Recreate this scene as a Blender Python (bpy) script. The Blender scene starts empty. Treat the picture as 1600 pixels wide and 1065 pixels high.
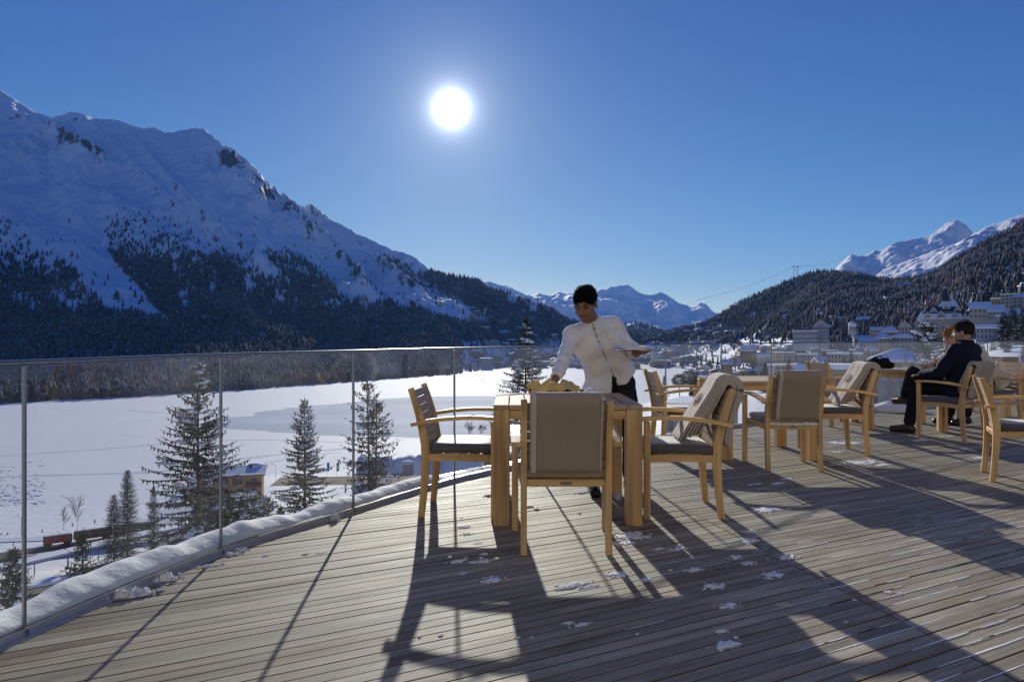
import bpy, bmesh, math, random
import numpy as np
from mathutils import Vector, Matrix

random.seed(7)
RNG = np.random.default_rng(7)
SC = bpy.context.scene
COL = SC.collection
R = math.radians
F = 1110.0          # focal length in photo pixels (1600 wide)
H = 1.2             # eye height above the deck
HZ = 524.0          # horizon row in the photo

def at(px, py, Y):
    """Place in the scene (metres) seen in photo column px, row py, at depth Y."""
    return Vector(((px-800.0)*Y/F, Y, H-(py-HZ)*Y/F))

def on_deck(px, py, z=0.0):
    Y = (H-z)*F/(py-HZ)
    return Vector(((px-800.0)*Y/F, Y, z))

# ------------------------------------------------------------------ camera
cam = bpy.data.cameras.new('camera')
cam.sensor_width = 36.0
cam.lens = 36.0*F/1600.0
cam.shift_y = -(532.5-HZ)/1600.0
cam.clip_start = 0.05
cam.clip_end = 60000.0
cam_ob = bpy.data.objects.new('camera', cam)
cam_ob.location = (0, 0, H)
cam_ob.rotation_euler = (R(90), 0, 0)
COL.objects.link(cam_ob)
SC.camera = cam_ob

# ------------------------------------------------------------------ sky, sun, exposure
SUN_AZ = math.atan2(705-800, F)                      # from straight ahead (+Y), negative = left
SUN_EL = math.atan2(HZ-170, math.hypot(F, 95))
SUN_DIR = Vector((math.sin(SUN_AZ)*math.cos(SUN_EL), math.cos(SUN_AZ)*math.cos(SUN_EL), math.sin(SUN_EL)))
world = bpy.data.worlds.new('World')
SC.world = world
world.use_nodes = True
wn, wl = world.node_tree.nodes, world.node_tree.links
wn.clear()
w_out = wn.new('ShaderNodeOutputWorld')
w_bg = wn.new('ShaderNodeBackground')
sky = wn.new('ShaderNodeTexSky')
sky.sky_type = 'NISHITA'
sky.sun_disc = False
sky.sun_elevation = SUN_EL
sky.sun_rotation = SUN_AZ
sky.altitude = 1850
sky.air_density = 0.8
sky.dust_density = 0.3
sky.ozone_density = 4.0
w_bg.inputs['Strength'].default_value = 0.10
# the sun itself, standing in the sky: a small bright disc with the bright air close round it
tc = wn.new('ShaderNodeTexCoord')
dot = wn.new('ShaderNodeVectorMath'); dot.operation = 'DOT_PRODUCT'
nrm = wn.new('ShaderNodeVectorMath'); nrm.operation = 'NORMALIZE'
wl.new(tc.outputs['Generated'], nrm.inputs[0])
wl.new(nrm.outputs[0], dot.inputs[0])
dot.inputs[1].default_value = SUN_DIR
acos = wn.new('ShaderNodeMath'); acos.operation = 'ARCCOSINE'; acos.use_clamp = False
wl.new(dot.outputs['Value'], acos.inputs[0])
def glow(width, peak):
    ang = wn.new('ShaderNodeMath'); ang.operation = 'DIVIDE'
    wl.new(acos.outputs[0], ang.inputs[0]); ang.inputs[1].default_value = -R(width)
    ex = wn.new('ShaderNodeMath'); ex.operation = 'EXPONENT'
    wl.new(ang.outputs[0], ex.inputs[0])
    exm = wn.new('ShaderNodeMath'); exm.operation = 'MULTIPLY'
    wl.new(ex.outputs[0], exm.inputs[0]); exm.inputs[1].default_value = peak
    return exm
disc = glow(0.52, 110.0)
exm = glow(2.6, 5.0)
sm = wn.new('ShaderNodeMath'); sm.operation = 'ADD'
wl.new(disc.outputs[0], sm.inputs[0]); wl.new(exm.outputs[0], sm.inputs[1])
warm = wn.new('ShaderNodeVectorMath'); warm.operation = 'SCALE'
warm.inputs[0].default_value = (0.93, 0.98, 1.0)
wl.new(sm.outputs[0], warm.inputs['Scale'])
# deep winter blue of thin mountain air: each channel of the sky on its own curve
sep = wn.new('ShaderNodeSeparateXYZ'); comb = wn.new('ShaderNodeCombineXYZ')
wl.new(sky.outputs['Color'], sep.inputs[0])
for ch, k, p in (('X', 0.83, 1.31), ('Y', 0.65, 1.03), ('Z', 0.615, 0.5)):
    d0 = wn.new('ShaderNodeMath'); d0.operation = 'MULTIPLY'; d0.inputs[1].default_value = 0.1; wl.new(sep.outputs[ch], d0.inputs[0])
    d1 = wn.new('ShaderNodeMath'); d1.operation = 'POWER'; d1.inputs[1].default_value = p; wl.new(d0.outputs[0], d1.inputs[0])
    d2 = wn.new('ShaderNodeMath'); d2.operation = 'MULTIPLY'; d2.inputs[1].default_value = 10*k; wl.new(d1.outputs[0], d2.inputs[0])
    wl.new(d2.outputs[0], comb.inputs[ch])
add = wn.new('ShaderNodeVectorMath'); add.operation = 'ADD'
wl.new(comb.outputs[0], add.inputs[0]); wl.new(warm.outputs[0], add.inputs[1])
wl.new(add.outputs[0], w_bg.inputs['Color'])
wl.new(w_bg.outputs[0], w_out.inputs['Surface'])

sun = bpy.data.lights.new('sun', 'SUN')
sun.energy = 5.0
sun.angle = R(0.53)
sun.color = (1.0, 0.95, 0.86)
sun_ob = bpy.data.objects.new('sun', sun)
sun_ob.rotation_euler = (-SUN_DIR).to_track_quat('-Z', 'Y').to_euler()
sun_ob.location = SUN_DIR*200
COL.objects.link(sun_ob)

vs = SC.view_settings
vs.view_transform = 'Standard'
vs.look = 'None'
vs.gamma = 1.0
vs.use_curve_mapping = False
vs.exposure = 0.0
SC.render.engine = 'CYCLES'
SC.cycles.use_denoising = True
SC.cycles.max_bounces = 8
SC.cycles.transparent_max_bounces = 24
SC.cycles.caustics_reflective = False
SC.cycles.caustics_refractive = False
SC.cycles.sample_clamp_indirect = 6.0

# ------------------------------------------------------------------ helpers: materials
MATS = {}
def mat(name, col, rough=0.7, var=0.12, scale=6.0, bump=0.0, bscale=None, col2=None, spec=0.3, metal=0.0,
        stretch=(1, 1, 1), rand=0.0, detail=6.0, coat=0.0, trans=0.0, sheen=0.0):
    """Principled material: two-tone noise in object space, optional bump and per-object brightness."""
    if name in MATS: return MATS[name]
    m = bpy.data.materials.new(name); m.use_nodes = True
    n, l = m.node_tree.nodes, m.node_tree.links
    b = n['Principled BSDF']
    b.inputs['Roughness'].default_value = rough
    b.inputs['Specular IOR Level'].default_value = spec
    b.inputs['Metallic'].default_value = metal
    if sheen: b.inputs['Sheen Weight'].default_value = sheen
    if coat: b.inputs['Coat Weight'].default_value = coat
    t = n.new('ShaderNodeTexCoord'); mp = n.new('ShaderNodeMapping')
    mp.inputs['Scale'].default_value = stretch
    l.new(t.outputs['Object'], mp.inputs['Vector'])
    vec = mp.outputs[0]
    if rand:
        oi = n.new('ShaderNodeObjectInfo')
        sh = n.new('ShaderNodeVectorMath'); sh.operation = 'SCALE'
        sh.inputs[0].default_value = (37.0, 53.0, 71.0); l.new(oi.outputs['Random'], sh.inputs['Scale'])
        ad = n.new('ShaderNodeVectorMath'); ad.operation = 'ADD'
        l.new(vec, ad.inputs[0]); l.new(sh.outputs[0], ad.inputs[1]); vec = ad.outputs[0]
    nz = n.new('ShaderNodeTexNoise'); nz.inputs['Scale'].default_value = scale; nz.inputs['Detail'].default_value = detail
    l.new(vec, nz.inputs['Vector'])
    mix = n.new('ShaderNodeMix'); mix.data_type = 'RGBA'
    c1 = [max(0, c*(1-var)) for c in col]; c2 = [min(1, c*(1+var)) for c in col] if col2 is None else col2
    mix.inputs['A'].default_value = (*c1, 1); mix.inputs['B'].default_value = (*c2, 1)
    rmp = n.new('ShaderNodeMapRange'); rmp.inputs['From Min'].default_value = 0.3; rmp.inputs['From Max'].default_value = 0.7
    l.new(nz.outputs['Fac'], rmp.inputs['Value']); l.new(rmp.outputs[0], mix.inputs['Factor'])
    out = mix.outputs['Result']
    if rand:
        mr = n.new('ShaderNodeMapRange'); mr.inputs['To Min'].default_value = 1-rand; mr.inputs['To Max'].default_value = 1+rand
        l.new(oi.outputs['Random'], mr.inputs['Value'])
        mu = n.new('ShaderNodeVectorMath'); mu.operation = 'SCALE'
        l.new(out, mu.inputs[0]); l.new(mr.outputs[0], mu.inputs['Scale']); out = mu.outputs[0]
    l.new(out, b.inputs['Base Color'])
    if bump:
        nb = n.new('ShaderNodeTexNoise'); nb.inputs['Scale'].default_value = bscale or scale*3; nb.inputs['Detail'].default_value = 5
        l.new(vec, nb.inputs['Vector'])
        bp = n.new('ShaderNodeBump'); bp.inputs['Strength'].default_value = 0.6; bp.inputs['Distance'].default_value = bump
        l.new(nb.outputs['Fac'], bp.inputs['Height']); l.new(bp.outputs[0], b.inputs['Normal'])
    MATS[name] = m
    return m

# ------------------------------------------------------------------ helpers: objects
def tag(o, label=None, cat=None, group=None, kind=None):
    if label: o['label'] = label
    if cat: o['category'] = cat
    if group: o['group'] = group
    if kind: o['kind'] = kind
    return o

def empty(name, loc=(0, 0, 0), rz=0.0, label=None, cat=None, group=None):
    o = bpy.data.objects.new(name, None)
    o.empty_display_size = 0.1
    o.location = loc; o.rotation_euler = (0, 0, rz)
    COL.objects.link(o)
    return tag(o, label, cat, group)

def link(name, me, m=None, parent=None):
    o = bpy.data.objects.new(name, me)
    if m is not None:
        ms = m if isinstance(m, (list, tuple)) else [m]
        if not me.materials:
            for q in ms: me.materials.append(q)
    if parent is not None: o.parent = parent
    COL.objects.link(o)
    return o

def np_mesh(name, v, f, smooth=False, mi=None):
    """Mesh from numpy arrays; f is (n,3) or (n,4)."""
    v = np.asarray(v, np.float32); f = np.asarray(f, np.int32)
    me = bpy.data.meshes.new(name)
    me.vertices.add(len(v)); me.vertices.foreach_set('co', v.ravel())
    k = f.shape[1]
    me.loops.add(f.size); me.loops.foreach_set('vertex_index', f.ravel())
    me.polygons.add(len(f))
    me.polygons.foreach_set('loop_start', np.arange(0, f.size, k, dtype=np.int32))
    try: me.polygons.foreach_set('loop_total', np.full(len(f), k, np.int32))
    except Exception: pass
    if smooth: me.polygons.foreach_set('use_smooth', np.ones(len(f), bool))
    if mi is not None: me.polygons.foreach_set('material_index', np.asarray(mi, np.int32))
    me.update(calc_edges=True); me.validate()
    return me

class MB:
    """Collects simple shapes into one mesh."""
    def __init__(s): s.v = []; s.f = []; s.mi = []; s.sm = []
    def add(s, vs, fs, mi=0, sm=False):
        k = len(s.v); s.v += [tuple(q) for q in vs]
        for q in fs: s.f.append(tuple(i+k for i in q)); s.mi.append(mi); s.sm.append(sm)
        return s
    def box(s, c, d, rz=0.0, bev=0.0, mi=0, mtx=None):
        hx, hy, hz = d[0]/2, d[1]/2, d[2]/2
        if bev <= 0:
            vs = [Vector((x*hx, y*hy, z*hz)) for z in (-1, 1) for x, y in ((-1, -1), (1, -1), (1, 1), (-1, 1))]
            fs = [(3, 2, 1, 0), (4, 5, 6, 7), (0, 1, 5, 4), (1, 2, 6, 5), (2, 3, 7, 6), (3, 0, 4, 7)]
        else:
            bm = bmesh.new(); bmesh.ops.create_cube(bm, size=1.0)
            bmesh.ops.scale(bm, vec=d, verts=bm.verts)
            bmesh.ops.bevel(bm, geom=bm.edges[:], offset=bev, segments=1, affect='EDGES')
            bm.verts.index_update()
            vs = [q.co.copy() for q in bm.verts]; fs = [tuple(w.index for w in q.verts) for q in bm.faces]; bm.free()
        m = Matrix.Translation(c) @ Matrix.Rotation(rz, 4, 'Z') if mtx is None else mtx @ Matrix.Translation(c)
        return s.add([m @ q for q in vs], fs, mi)
    def tube(s, pts, r, n=8, cap=True, mi=0, sm=True, sx=1.0):
        """Round tube along pts; r a number or one per point."""
        pts = [Vector(p) for p in pts]
        rs = r if isinstance(r, (list, tuple)) else [r]*len(pts)
        vs, fs = [], []
        up = Vector((0, 0, 1))
        for i, p in enumerate(pts):
            t = (pts[min(i+1, len(pts)-1)]-pts[max(i-1, 0)]).normalized()
            a = t.cross(up)
            if a.length < 1e-3: a = t.cross(Vector((1, 0, 0)))
            a.normalize(); b = a.cross(t)
            for k in range(n):
                q = 2*math.pi*k/n
                vs.append(p+a*math.cos(q)*rs[i]*sx+b*math.sin(q)*rs[i])
        for i in range(len(pts)-1):
            for k in range(n):
                k2 = (k+1) % n
                fs.append((i*n+k, i*n+k2, (i+1)*n+k2, (i+1)*n+k))
        if cap:
            fs.append(tuple(range(n-1, -1, -1))); fs.append(tuple((len(pts)-1)*n+k for k in range(n)))
        return s.add(vs, fs, mi, sm)
    def strip(s, pts, side, w, h, mi=0):
        """Rectangular bar swept along pts: 'side' gives the width direction, h is the height across it."""
        pts = [Vector(p) for p in pts]; side = Vector(side).normalized()
        ws = w if isinstance(w, (list, tuple)) else [w]*len(pts)
        hs = h if isinstance(h, (list, tuple)) else [h]*len(pts)
        vs, fs = [], []
        for i, p in enumerate(pts):
            t = (pts[min(i+1, len(pts)-1)]-pts[max(i-1, 0)]).normalized()
            nn = side.cross(t).normalized()
            for a, b in ((-1, -1), (1, -1), (1, 1), (-1, 1)):
                vs.append(p+side*a*ws[i]/2+nn*b*hs[i]/2)
        for i in range(len(pts)-1):
            for k in range(4):
                k2 = (k+1) % 4
                fs.append((i*4+k, i*4+k2, (i+1)*4+k2, (i+1)*4+k))
        fs.append((3, 2, 1, 0)); e = (len(pts)-1)*4; fs.append((e, e+1, e+2, e+3))
        return s.add(vs, fs, mi)
    def prism(s, poly, z0, z1, mi=0, mi_side=None):
        n = len(poly)
        vs = [(p[0], p[1], z0) for p in poly]+[(p[0], p[1], z1) for p in poly]
        s.add(vs, [tuple(range(n-1, -1, -1)), tuple(range(n, 2*n))], mi)
        k = len(s.v)-2*n
        for i in range(n):
            j = (i+1) % n
            s.f.append((k+i, k+j, k+n+j, k+n+i)); s.mi.append(mi if mi_side is None else mi_side); s.sm.append(False)
        return s
    def ball(s, c, r, n=8, m=6, mi=0, sc=(1, 1, 1)):
        vs = [(c[0], c[1], c[2]-r*sc[2])]; fs = []
        for i in range(1, m):
            a = -math.pi/2+math.pi*i/m
            for k in range(n):
                q = 2*math.pi*k/n
                vs.append((c[0]+r*sc[0]*math.cos(a)*math.cos(q), c[1]+r*sc[1]*math.cos(a)*math.sin(q), c[2]+r*sc[2]*math.sin(a)))
        vs.append((c[0], c[1], c[2]+r*sc[2])); top = len(vs)-1
        for k in range(n):
            k2 = (k+1) % n
            fs.append((0, 1+k2, 1+k)); fs.append((top, 1+(m-2)*n+k, 1+(m-2)*n+k2))
            for i in range(m-2):
                a = 1+i*n
                fs.append((a+k, a+k2, a+n+k2, a+n+k))
        return s.add(vs, fs, mi, True)
    def mesh(s, name):
        me = bpy.data.meshes.new(name)
        me.from_pydata(s.v, [], s.f)
        me.polygons.foreach_set('material_index', s.mi); me.polygons.foreach_set('use_smooth', s.sm)
        bm = bmesh.new(); bm.from_mesh(me); bmesh.ops.recalc_face_normals(bm, faces=bm.faces[:]); bm.to_mesh(me); bm.free()
        me.update()
        return me
    def build(s, name, m, parent=None):
        return link(name, s.mesh(name), m, parent)

def copy_tree(o, parent=None):
    c = o.copy(); COL.objects.link(c); c.parent = parent
    for ch in list(o.children): copy_tree(ch, c)
    return c

# ------------------------------------------------------------------ helpers: noise
def _h(ix, iy, seed):
    n = (ix.astype(np.int64)*374761393 + iy.astype(np.int64)*668265263 + seed*974634777) & 0xffffffff
    n = ((n ^ (n >> 13))*1274126177) & 0xffffffff
    n = n ^ (n >> 16)
    return (n & 0xffff)/65535.0
def perlin(x, y, seed=0):
    x = np.asarray(x, float); y = np.asarray(y, float)
    ix = np.floor(x); iy = np.floor(y); fx = x-ix; fy = y-iy
    u = fx*fx*fx*(fx*(fx*6-15)+10); v = fy*fy*fy*(fy*(fy*6-15)+10)
    def g(a, b):
        t = _h(ix+a, iy+b, seed)*2*np.pi
        return np.cos(t)*(fx-a)+np.sin(t)*(fy-b)
    return ((g(0, 0)*(1-u)+g(1, 0)*u)*(1-v)+(g(0, 1)*(1-u)+g(1, 1)*u)*v)*1.5
def fbm(x, y, oct=5, seed=0, gain=0.5, lac=2.03):
    s = 0; a = 1.0
    for i in range(oct):
        s = s+a*perlin(x, y, seed+i*17); x = x*lac+3.1; y = y*lac+1.7; a *= gain
    return s
def ridged(x, y, oct=5, seed=0, gain=0.5, lac=2.07):
    s = 0; a = 1.0; w = 1.0
    for i in range(oct):
        n = 1-np.abs(perlin(x, y, seed+i*31)); n = n*n*w; w = np.clip(n*1.6, 0, 1)
        s = s+a*n; x = x*lac+5.3; y = y*lac+2.9; a *= gain
    return s
def in_poly(px, py, poly):
    px = np.asarray(px); py = np.asarray(py); ins = np.zeros(px.shape, bool)
    n = len(poly)
    for i in range(n):
        x1, y1 = poly[i]; x2, y2 = poly[(i+1) % n]
        c = ((y1 > py) != (y2 > py)) & (px < (x2-x1)*(py-y1)/(y2-y1+1e-9)+x1)
        ins ^= c
    return ins

# ------------------------------------------------------------------ helpers: smooth bodies (signed distances, surface nets)
def surface_nets(fn, lo, hi, h):
    lo = np.array(lo, float); hi = np.array(hi, float)
    n = np.ceil((hi-lo)/h).astype(int)+1
    ax = [lo[i]+h*np.arange(n[i]) for i in range(3)]
    X, Y, Z = np.meshgrid(*ax, indexing='ij')
    D = fn(X, Y, Z).astype(np.float32)
    s = D < 0
    c = np.zeros(tuple(n-1), np.int8)
    for a in (0, 1):
        for b in (0, 1):
            for d in (0, 1):
                c += s[a:n[0]-1+a, b:n[1]-1+b, d:n[2]-1+d]
    act = (c > 0) & (c < 8)
    ci = np.argwhere(act)
    idx = -np.ones(act.shape, np.int64); idx[act] = np.arange(len(ci))
    acc = np.zeros((len(ci), 3)); cnt = np.zeros(len(ci))
    offs = [(a, b, d) for a in (0, 1) for b in (0, 1) for d in (0, 1)]
    for p in offs:
        for ax_ in range(3):
            if p[ax_] == 1: continue
            q = list(p); q[ax_] = 1
            d0 = D[ci[:, 0]+p[0], ci[:, 1]+p[1], ci[:, 2]+p[2]]; d1 = D[ci[:, 0]+q[0], ci[:, 1]+q[1], ci[:, 2]+q[2]]
            m = (d0 < 0) != (d1 < 0)
            t = np.where(m, d0/(d0-d1+1e-12), 0)
            pt = np.array(p, float)[None, :].repeat(len(ci), 0); pt[:, ax_] += t
            acc[m] += pt[m]; cnt[m] += 1
    V = lo+h*(ci+acc/np.maximum(cnt, 1)[:, None])
    faces = []
    for a in range(3):
        b, d = (a+1) % 3, (a+2) % 3
        sl0 = [slice(1, n[i]-1) for i in range(3)]; sl0[a] = slice(0, n[a]-1)
        sl1 = list(sl0); sl1[a] = slice(1, n[a])
        s0 = s[tuple(sl0)]; s1 = s[tuple(sl1)]
        e = np.argwhere(s0 != s1)
        if not len(e): continue
        flip = s0[tuple(e.T)]
        base = e.copy()
        for i in range(3):
            if i != a: base[:, i] += 1
        def cell(db, dd):
            k = base.copy(); k[:, b] -= db; k[:, d] -= dd
            return idx[k[:, 0], k[:, 1], k[:, 2]]
        q = np.stack([cell(1, 1), cell(0, 1), cell(0, 0), cell(1, 0)], 1)
        q[~flip] = q[~flip][:, ::-1]
        faces.append(q)
    return V, np.concatenate(faces)
def sd_cone(X, Y, Z, a, b, r1, r2, sq=None):
    """Distance to a tapered capsule; sq = (axis vector, factor) flattens across that axis."""
    a = np.array(a, float); b = np.array(b, float)
    ab = b-a; L = ab.dot(ab)+1e-9
    px, py, pz = X-a[0], Y-a[1], Z-a[2]
    t = np.clip((px*ab[0]+py*ab[1]+pz*ab[2])/L, 0, 1)
    dx, dy, dz = px-t*ab[0], py-t*ab[1], pz-t*ab[2]
    if sq is not None:
        v = np.array(sq[0], float); v /= np.linalg.norm(v)
        d = (dx*v[0]+dy*v[1]+dz*v[2])*(sq[1]-1)
        dx, dy, dz = dx+d*v[0], dy+d*v[1], dz+d*v[2]
    return np.sqrt(dx*dx+dy*dy+dz*dz)-(r1+(r2-r1)*t)
def sd_ell(X, Y, Z, c, r, M3=None):
    p = np.stack([X-c[0], Y-c[1], Z-c[2]], -1)
    if M3 is not None: p = p @ M3          # columns = local axes in world
    r = np.array(r, float)
    k0 = np.sqrt(((p/r)**2).sum(-1)); k1 = np.sqrt(((p/r**2)**2).sum(-1))+1e-9
    return k0*(k0-1)/k1
def smin(a, b, k):
    h = np.clip(0.5+0.5*(b-a)/k, 0, 1)
    return b*(1-h)+a*h-k*h*(1-h)
def smax(a, b, k): return -smin(-a, -b, k)
# ================================================================== THE LAND
def nodes_of(name):
    m = bpy.data.materials.new(name); m.use_nodes = True
    return m, m.node_tree.nodes, m.node_tree.links, m.node_tree.nodes['Principled BSDF']

def snow_material(name, scale, bump_d, bump_s, rock=False, rockcol=(0.075, 0.07, 0.07)):
    m, n, l, b = nodes_of(name)
    b.inputs['Roughness'].default_value = 0.75; b.inputs['Specular IOR Level'].default_value = 0.25
    t = n.new('ShaderNodeTexCoord')
    nz = n.new('ShaderNodeTexNoise'); nz.inputs['Scale'].default_value = scale; nz.inputs['Detail'].default_value = 8
    l.new(t.outputs['Object'], nz.inputs['Vector'])
    mix = n.new('ShaderNodeMix'); mix.data_type = 'RGBA'
    mix.inputs['A'].default_value = (0.78, 0.785, 0.78, 1); mix.inputs['B'].default_value = (0.88, 0.88, 0.865, 1)
    l.new(nz.outputs['Fac'], mix.inputs['Factor'])
    col = mix.outputs['Result']
    if rock:
        a = n.new('ShaderNodeAttribute'); a.attribute_name = 'rock'
        n2 = n.new('ShaderNodeTexNoise'); n2.inputs['Scale'].default_value = scale*6; n2.inputs['Detail'].default_value = 10; n2.inputs['Roughness'].default_value = 0.7
        l.new(t.outputs['Object'], n2.inputs['Vector'])
        ad = n.new('ShaderNodeMath'); ad.operation = 'ADD'
        l.new(a.outputs['Fac'], ad.inputs[0]); l.new(n2.outputs['Fac'], ad.inputs[1])
        mr = n.new('ShaderNodeMapRange'); mr.inputs['From Min'].default_value = 0.95; mr.inputs['From Max'].default_value = 1.12
        l.new(ad.outputs[0], mr.inputs['Value'])
        m2 = n.new('ShaderNodeMix'); m2.data_type = 'RGBA'
        l.new(mr.outputs[0], m2.inputs['Factor']); l.new(col, m2.inputs['A']); m2.inputs['B'].default_value = (*rockcol, 1)
        col = m2.outputs['Result']
    l.new(col, b.inputs['Base Color'])
    nb = n.new('ShaderNodeTexNoise'); nb.inputs['Scale'].default_value = bump_s; nb.inputs['Detail'].default_value = 8
    l.new(t.outputs['Object'], nb.inputs['Vector'])
    bp = n.new('ShaderNodeBump'); bp.inputs['Strength'].default_value = 0.7; bp.inputs['Distance'].default_value = bump_d
    l.new(nb.outputs['Fac'], bp.inputs['Height']); l.new(bp.outputs[0], b.inputs['Normal'])
    return m
M_MOUNT = snow_material('mountain_snow_rock', 0.012, 3.5, 0.03, rock=True)
M_GROUND = snow_material('ground_snow', 0.05, 0.5, 0.25)
M_LAKE = snow_material('lake_snow', 0.008, 0.15, 0.12)
M_SNOW = snow_material('snow', 3.0, 0.02, 9.0)

# ---- ground sheet: heights by photo column and depth
G_Y = np.array([0, 12, 25, 45, 70, 110, 170, 230, 300, 420, 600, 900, 1300, 1800, 2600, 6000], float)
G_T = {-1600: [-7, -8, -13, -21, -32, -52, -74, -76, -79, -82, -82, -82, -82, -82, -82, -82],
       230: [-7, -8, -13, -21, -32, -52, -74, -76, -79, -82, -82, -82, -82, -82, -82, -82],
       350: [-7, -8, -13, -20, -29, -40, -47, -55, -68, -82, -82, -82, -82, -82, -82, -82],
       480: [-7, -8, -12, -17, -24, -33, -42, -51, -64, -80, -82, -82, -82, -82, -82, -82],
       640: [-7, -8, -9, -10.5, -13, -21, -33, -43, -56, -74, -82, -82, -82, -82, -82, -82],
       800: [-7, -8, -9, -10.5, -13, -19, -30, -41, -54, -73, -82, -82, -82, -79, -48, -30],
       1000: [-7, -8, -9, -11, -13, -16, -22, -28, -36, -48, -64, -83, -82, -79, -42, -25],
       1100: [-7, -8, -9, -10, -11, -13, -18, -22, -27, -36, -49, -67, -82, -76, -36, -15],
       1200: [-7, -8, -9, -10, -11, -13, -16, -19, -23, -30, -39, -51, -72, -60, -30, 0],
       1300: [-6, -7, -8, -10, -11, -12, -15, -18, -22, -28, -33, -36, -30, -10, 20, 50],
       1400: [-6, -7, -8, -9, -9, -10, -12, -14, -16, -18, -17, -12, 0, 20, 50, 80],
       1600: [-6, -7, -8, -8, -8, -7, -6, -4, -2, 1, 6, 12, 20, 40, 60, 90],
       2600: [-6, -7, -8, -8, -8, -7, -6, -4, -2, 1, 6, 12, 20, 40, 60, 90]}
G_COL = np.array(sorted(G_T), float); G_Z = np.array([G_T[int(k)] for k in G_COL], float)
G_AZ = np.arctan((G_COL-800)/F)
def ground_z(x, y):
    x = np.asarray(x, float); y = np.asarray(y, float)
    r = np.hypot(x, y); az = np.arctan2(x, y)
    yy = r*np.clip(np.cos(az), 0.35, 1)
    i = np.clip(np.searchsorted(G_AZ, az)-1, 0, len(G_AZ)-2)
    fa = np.clip((az-G_AZ[i])/(G_AZ[i+1]-G_AZ[i]), 0, 1); fa = fa*fa*(3-2*fa)
    j = np.clip(np.searchsorted(G_Y, yy)-1, 0, len(G_Y)-2)
    fy = np.clip((yy-G_Y[j])/(G_Y[j+1]-G_Y[j]), 0, 1)
    z = (G_Z[i, j]*(1-fy)+G_Z[i, j+1]*fy)*(1-fa)+(G_Z[i+1, j]*(1-fy)+G_Z[i+1, j+1]*fy)*fa
    z = z+fbm(x/60, y/60, 3, 3)*np.clip((r-25)/100, 0, 1)*1.2*(z > -73)
    return np.where(np.abs(az) > 1.9, np.minimum(z, -7), z)
def build_ground():
    az = np.concatenate([np.linspace(-math.pi, -1.05, 30), np.linspace(-1.0, 1.0, 260), np.linspace(1.05, math.pi, 30)])
    r = np.concatenate([[0.0], np.geomspace(6, 9000, 130)])
    A, RR = np.meshgrid(az, r, indexing='ij')
    X = np.sin(A)*RR; Yv = np.cos(A)*RR; Z = ground_z(X, Yv)
    v = np.stack([X, Yv, Z], -1).reshape(-1, 3)
    na, nr = A.shape
    i, j = np.meshgrid(np.arange(na-1), np.arange(nr-1), indexing='ij')
    k = (i*nr+j).ravel()
    f = np.stack([k, k+1, k+nr+1, k+nr], 1)
    o = link('ground', np_mesh('ground', v, f[:, ::-1], True), M_GROUND); tag(o, kind='structure')
build_ground()

# ---- frozen lake
def lake_pt(px, py, z=-80.0):
    Y = (H-z)*F/(py-HZ); return ((px-800)*Y/F, Y)
LAKE_PX = [(-900, 980), (-400, 980), (0, 980), (300, 960), (430, 860), (600, 790), (800, 745), (1000, 670), (1120, 625),
           (1260, 600), (1250, 573), (1100, 570), (900, 570), (800, 573), (735, 577), (700, 581), (620, 586), (550, 591),
           (380, 604), (200, 615), (0, 625), (-400, 645), (-900, 665)]
def smooth_poly(pts, n=6):
    pts = [Vector((p[0], p[1])) for p in pts]; out = []
    N = len(pts)
    for i in range(N):
        p0, p1, p2, p3 = pts[i-1], pts[i], pts[(i+1) % N], pts[(i+2) % N]
        for k in range(n):
            t = k/n
            q = 0.5*((2*p1)+(p2-p0)*t+(2*p0-5*p1+4*p2-p3)*t*t+(3*p1-p0-3*p2+p3)*t*t*t)
            out.append((q.x, q.y))
    return out
def sheet(name, pts, z, m, label=None):
    mb = MB(); mb.add([(p[0], p[1], z) for p in pts], [tuple(range(len(pts)))])
    me = mb.mesh(name)
    bm = bmesh.new(); bm.from_mesh(me); bmesh.ops.triangulate(bm, faces=bm.faces[:])
    for f_ in bm.faces:
        if f_.normal.z < 0: f_.normal_flip()
    bm.to_mesh(me); bm.free()
    o = link(name, me, m); tag(o, label=label, kind='structure')
    return o
LAKE = [lake_pt(*p) for p in smooth_poly(LAKE_PX, 5)]
sheet('frozen_lake', LAKE, -80.0, M_LAKE, 'snow covered frozen lake filling the valley floor')
# wind-swept ice, bare of loose snow
M_ICE = mat('bare_ice', (0.46, 0.53, 0.62), 0.8, 0.16, 0.02, 0.0, 0.3, stretch=(0.25, 1, 1), spec=0.1)
def rough_outline(px, seed, amp, n=7):
    out = []
    for k, p in enumerate(smooth_poly(px, n)):
        q = lake_pt(*p); d = amp*math.hypot(*q)/400
        out.append((q[0]+d*3*float(perlin(k*0.37, 0.5, seed)), q[1]+d*float(perlin(k*0.41, 7.5, seed))))
    return out
sheet('lake_ice', rough_outline([(330, 662), (380, 650), (450, 637), (540, 628), (640, 620), (780, 619), (900, 622), (960, 628), (940, 645), (850, 664), (740, 684), (640, 683), (540, 681), (450, 677), (380, 671)], 5, 2.5), -79.95, M_ICE, 'grey wind swept ice on the frozen lake')
M_TRACK = mat('trodden_snow', (0.56, 0.60, 0.66), 0.8, 0.15, 0.05)
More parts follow.
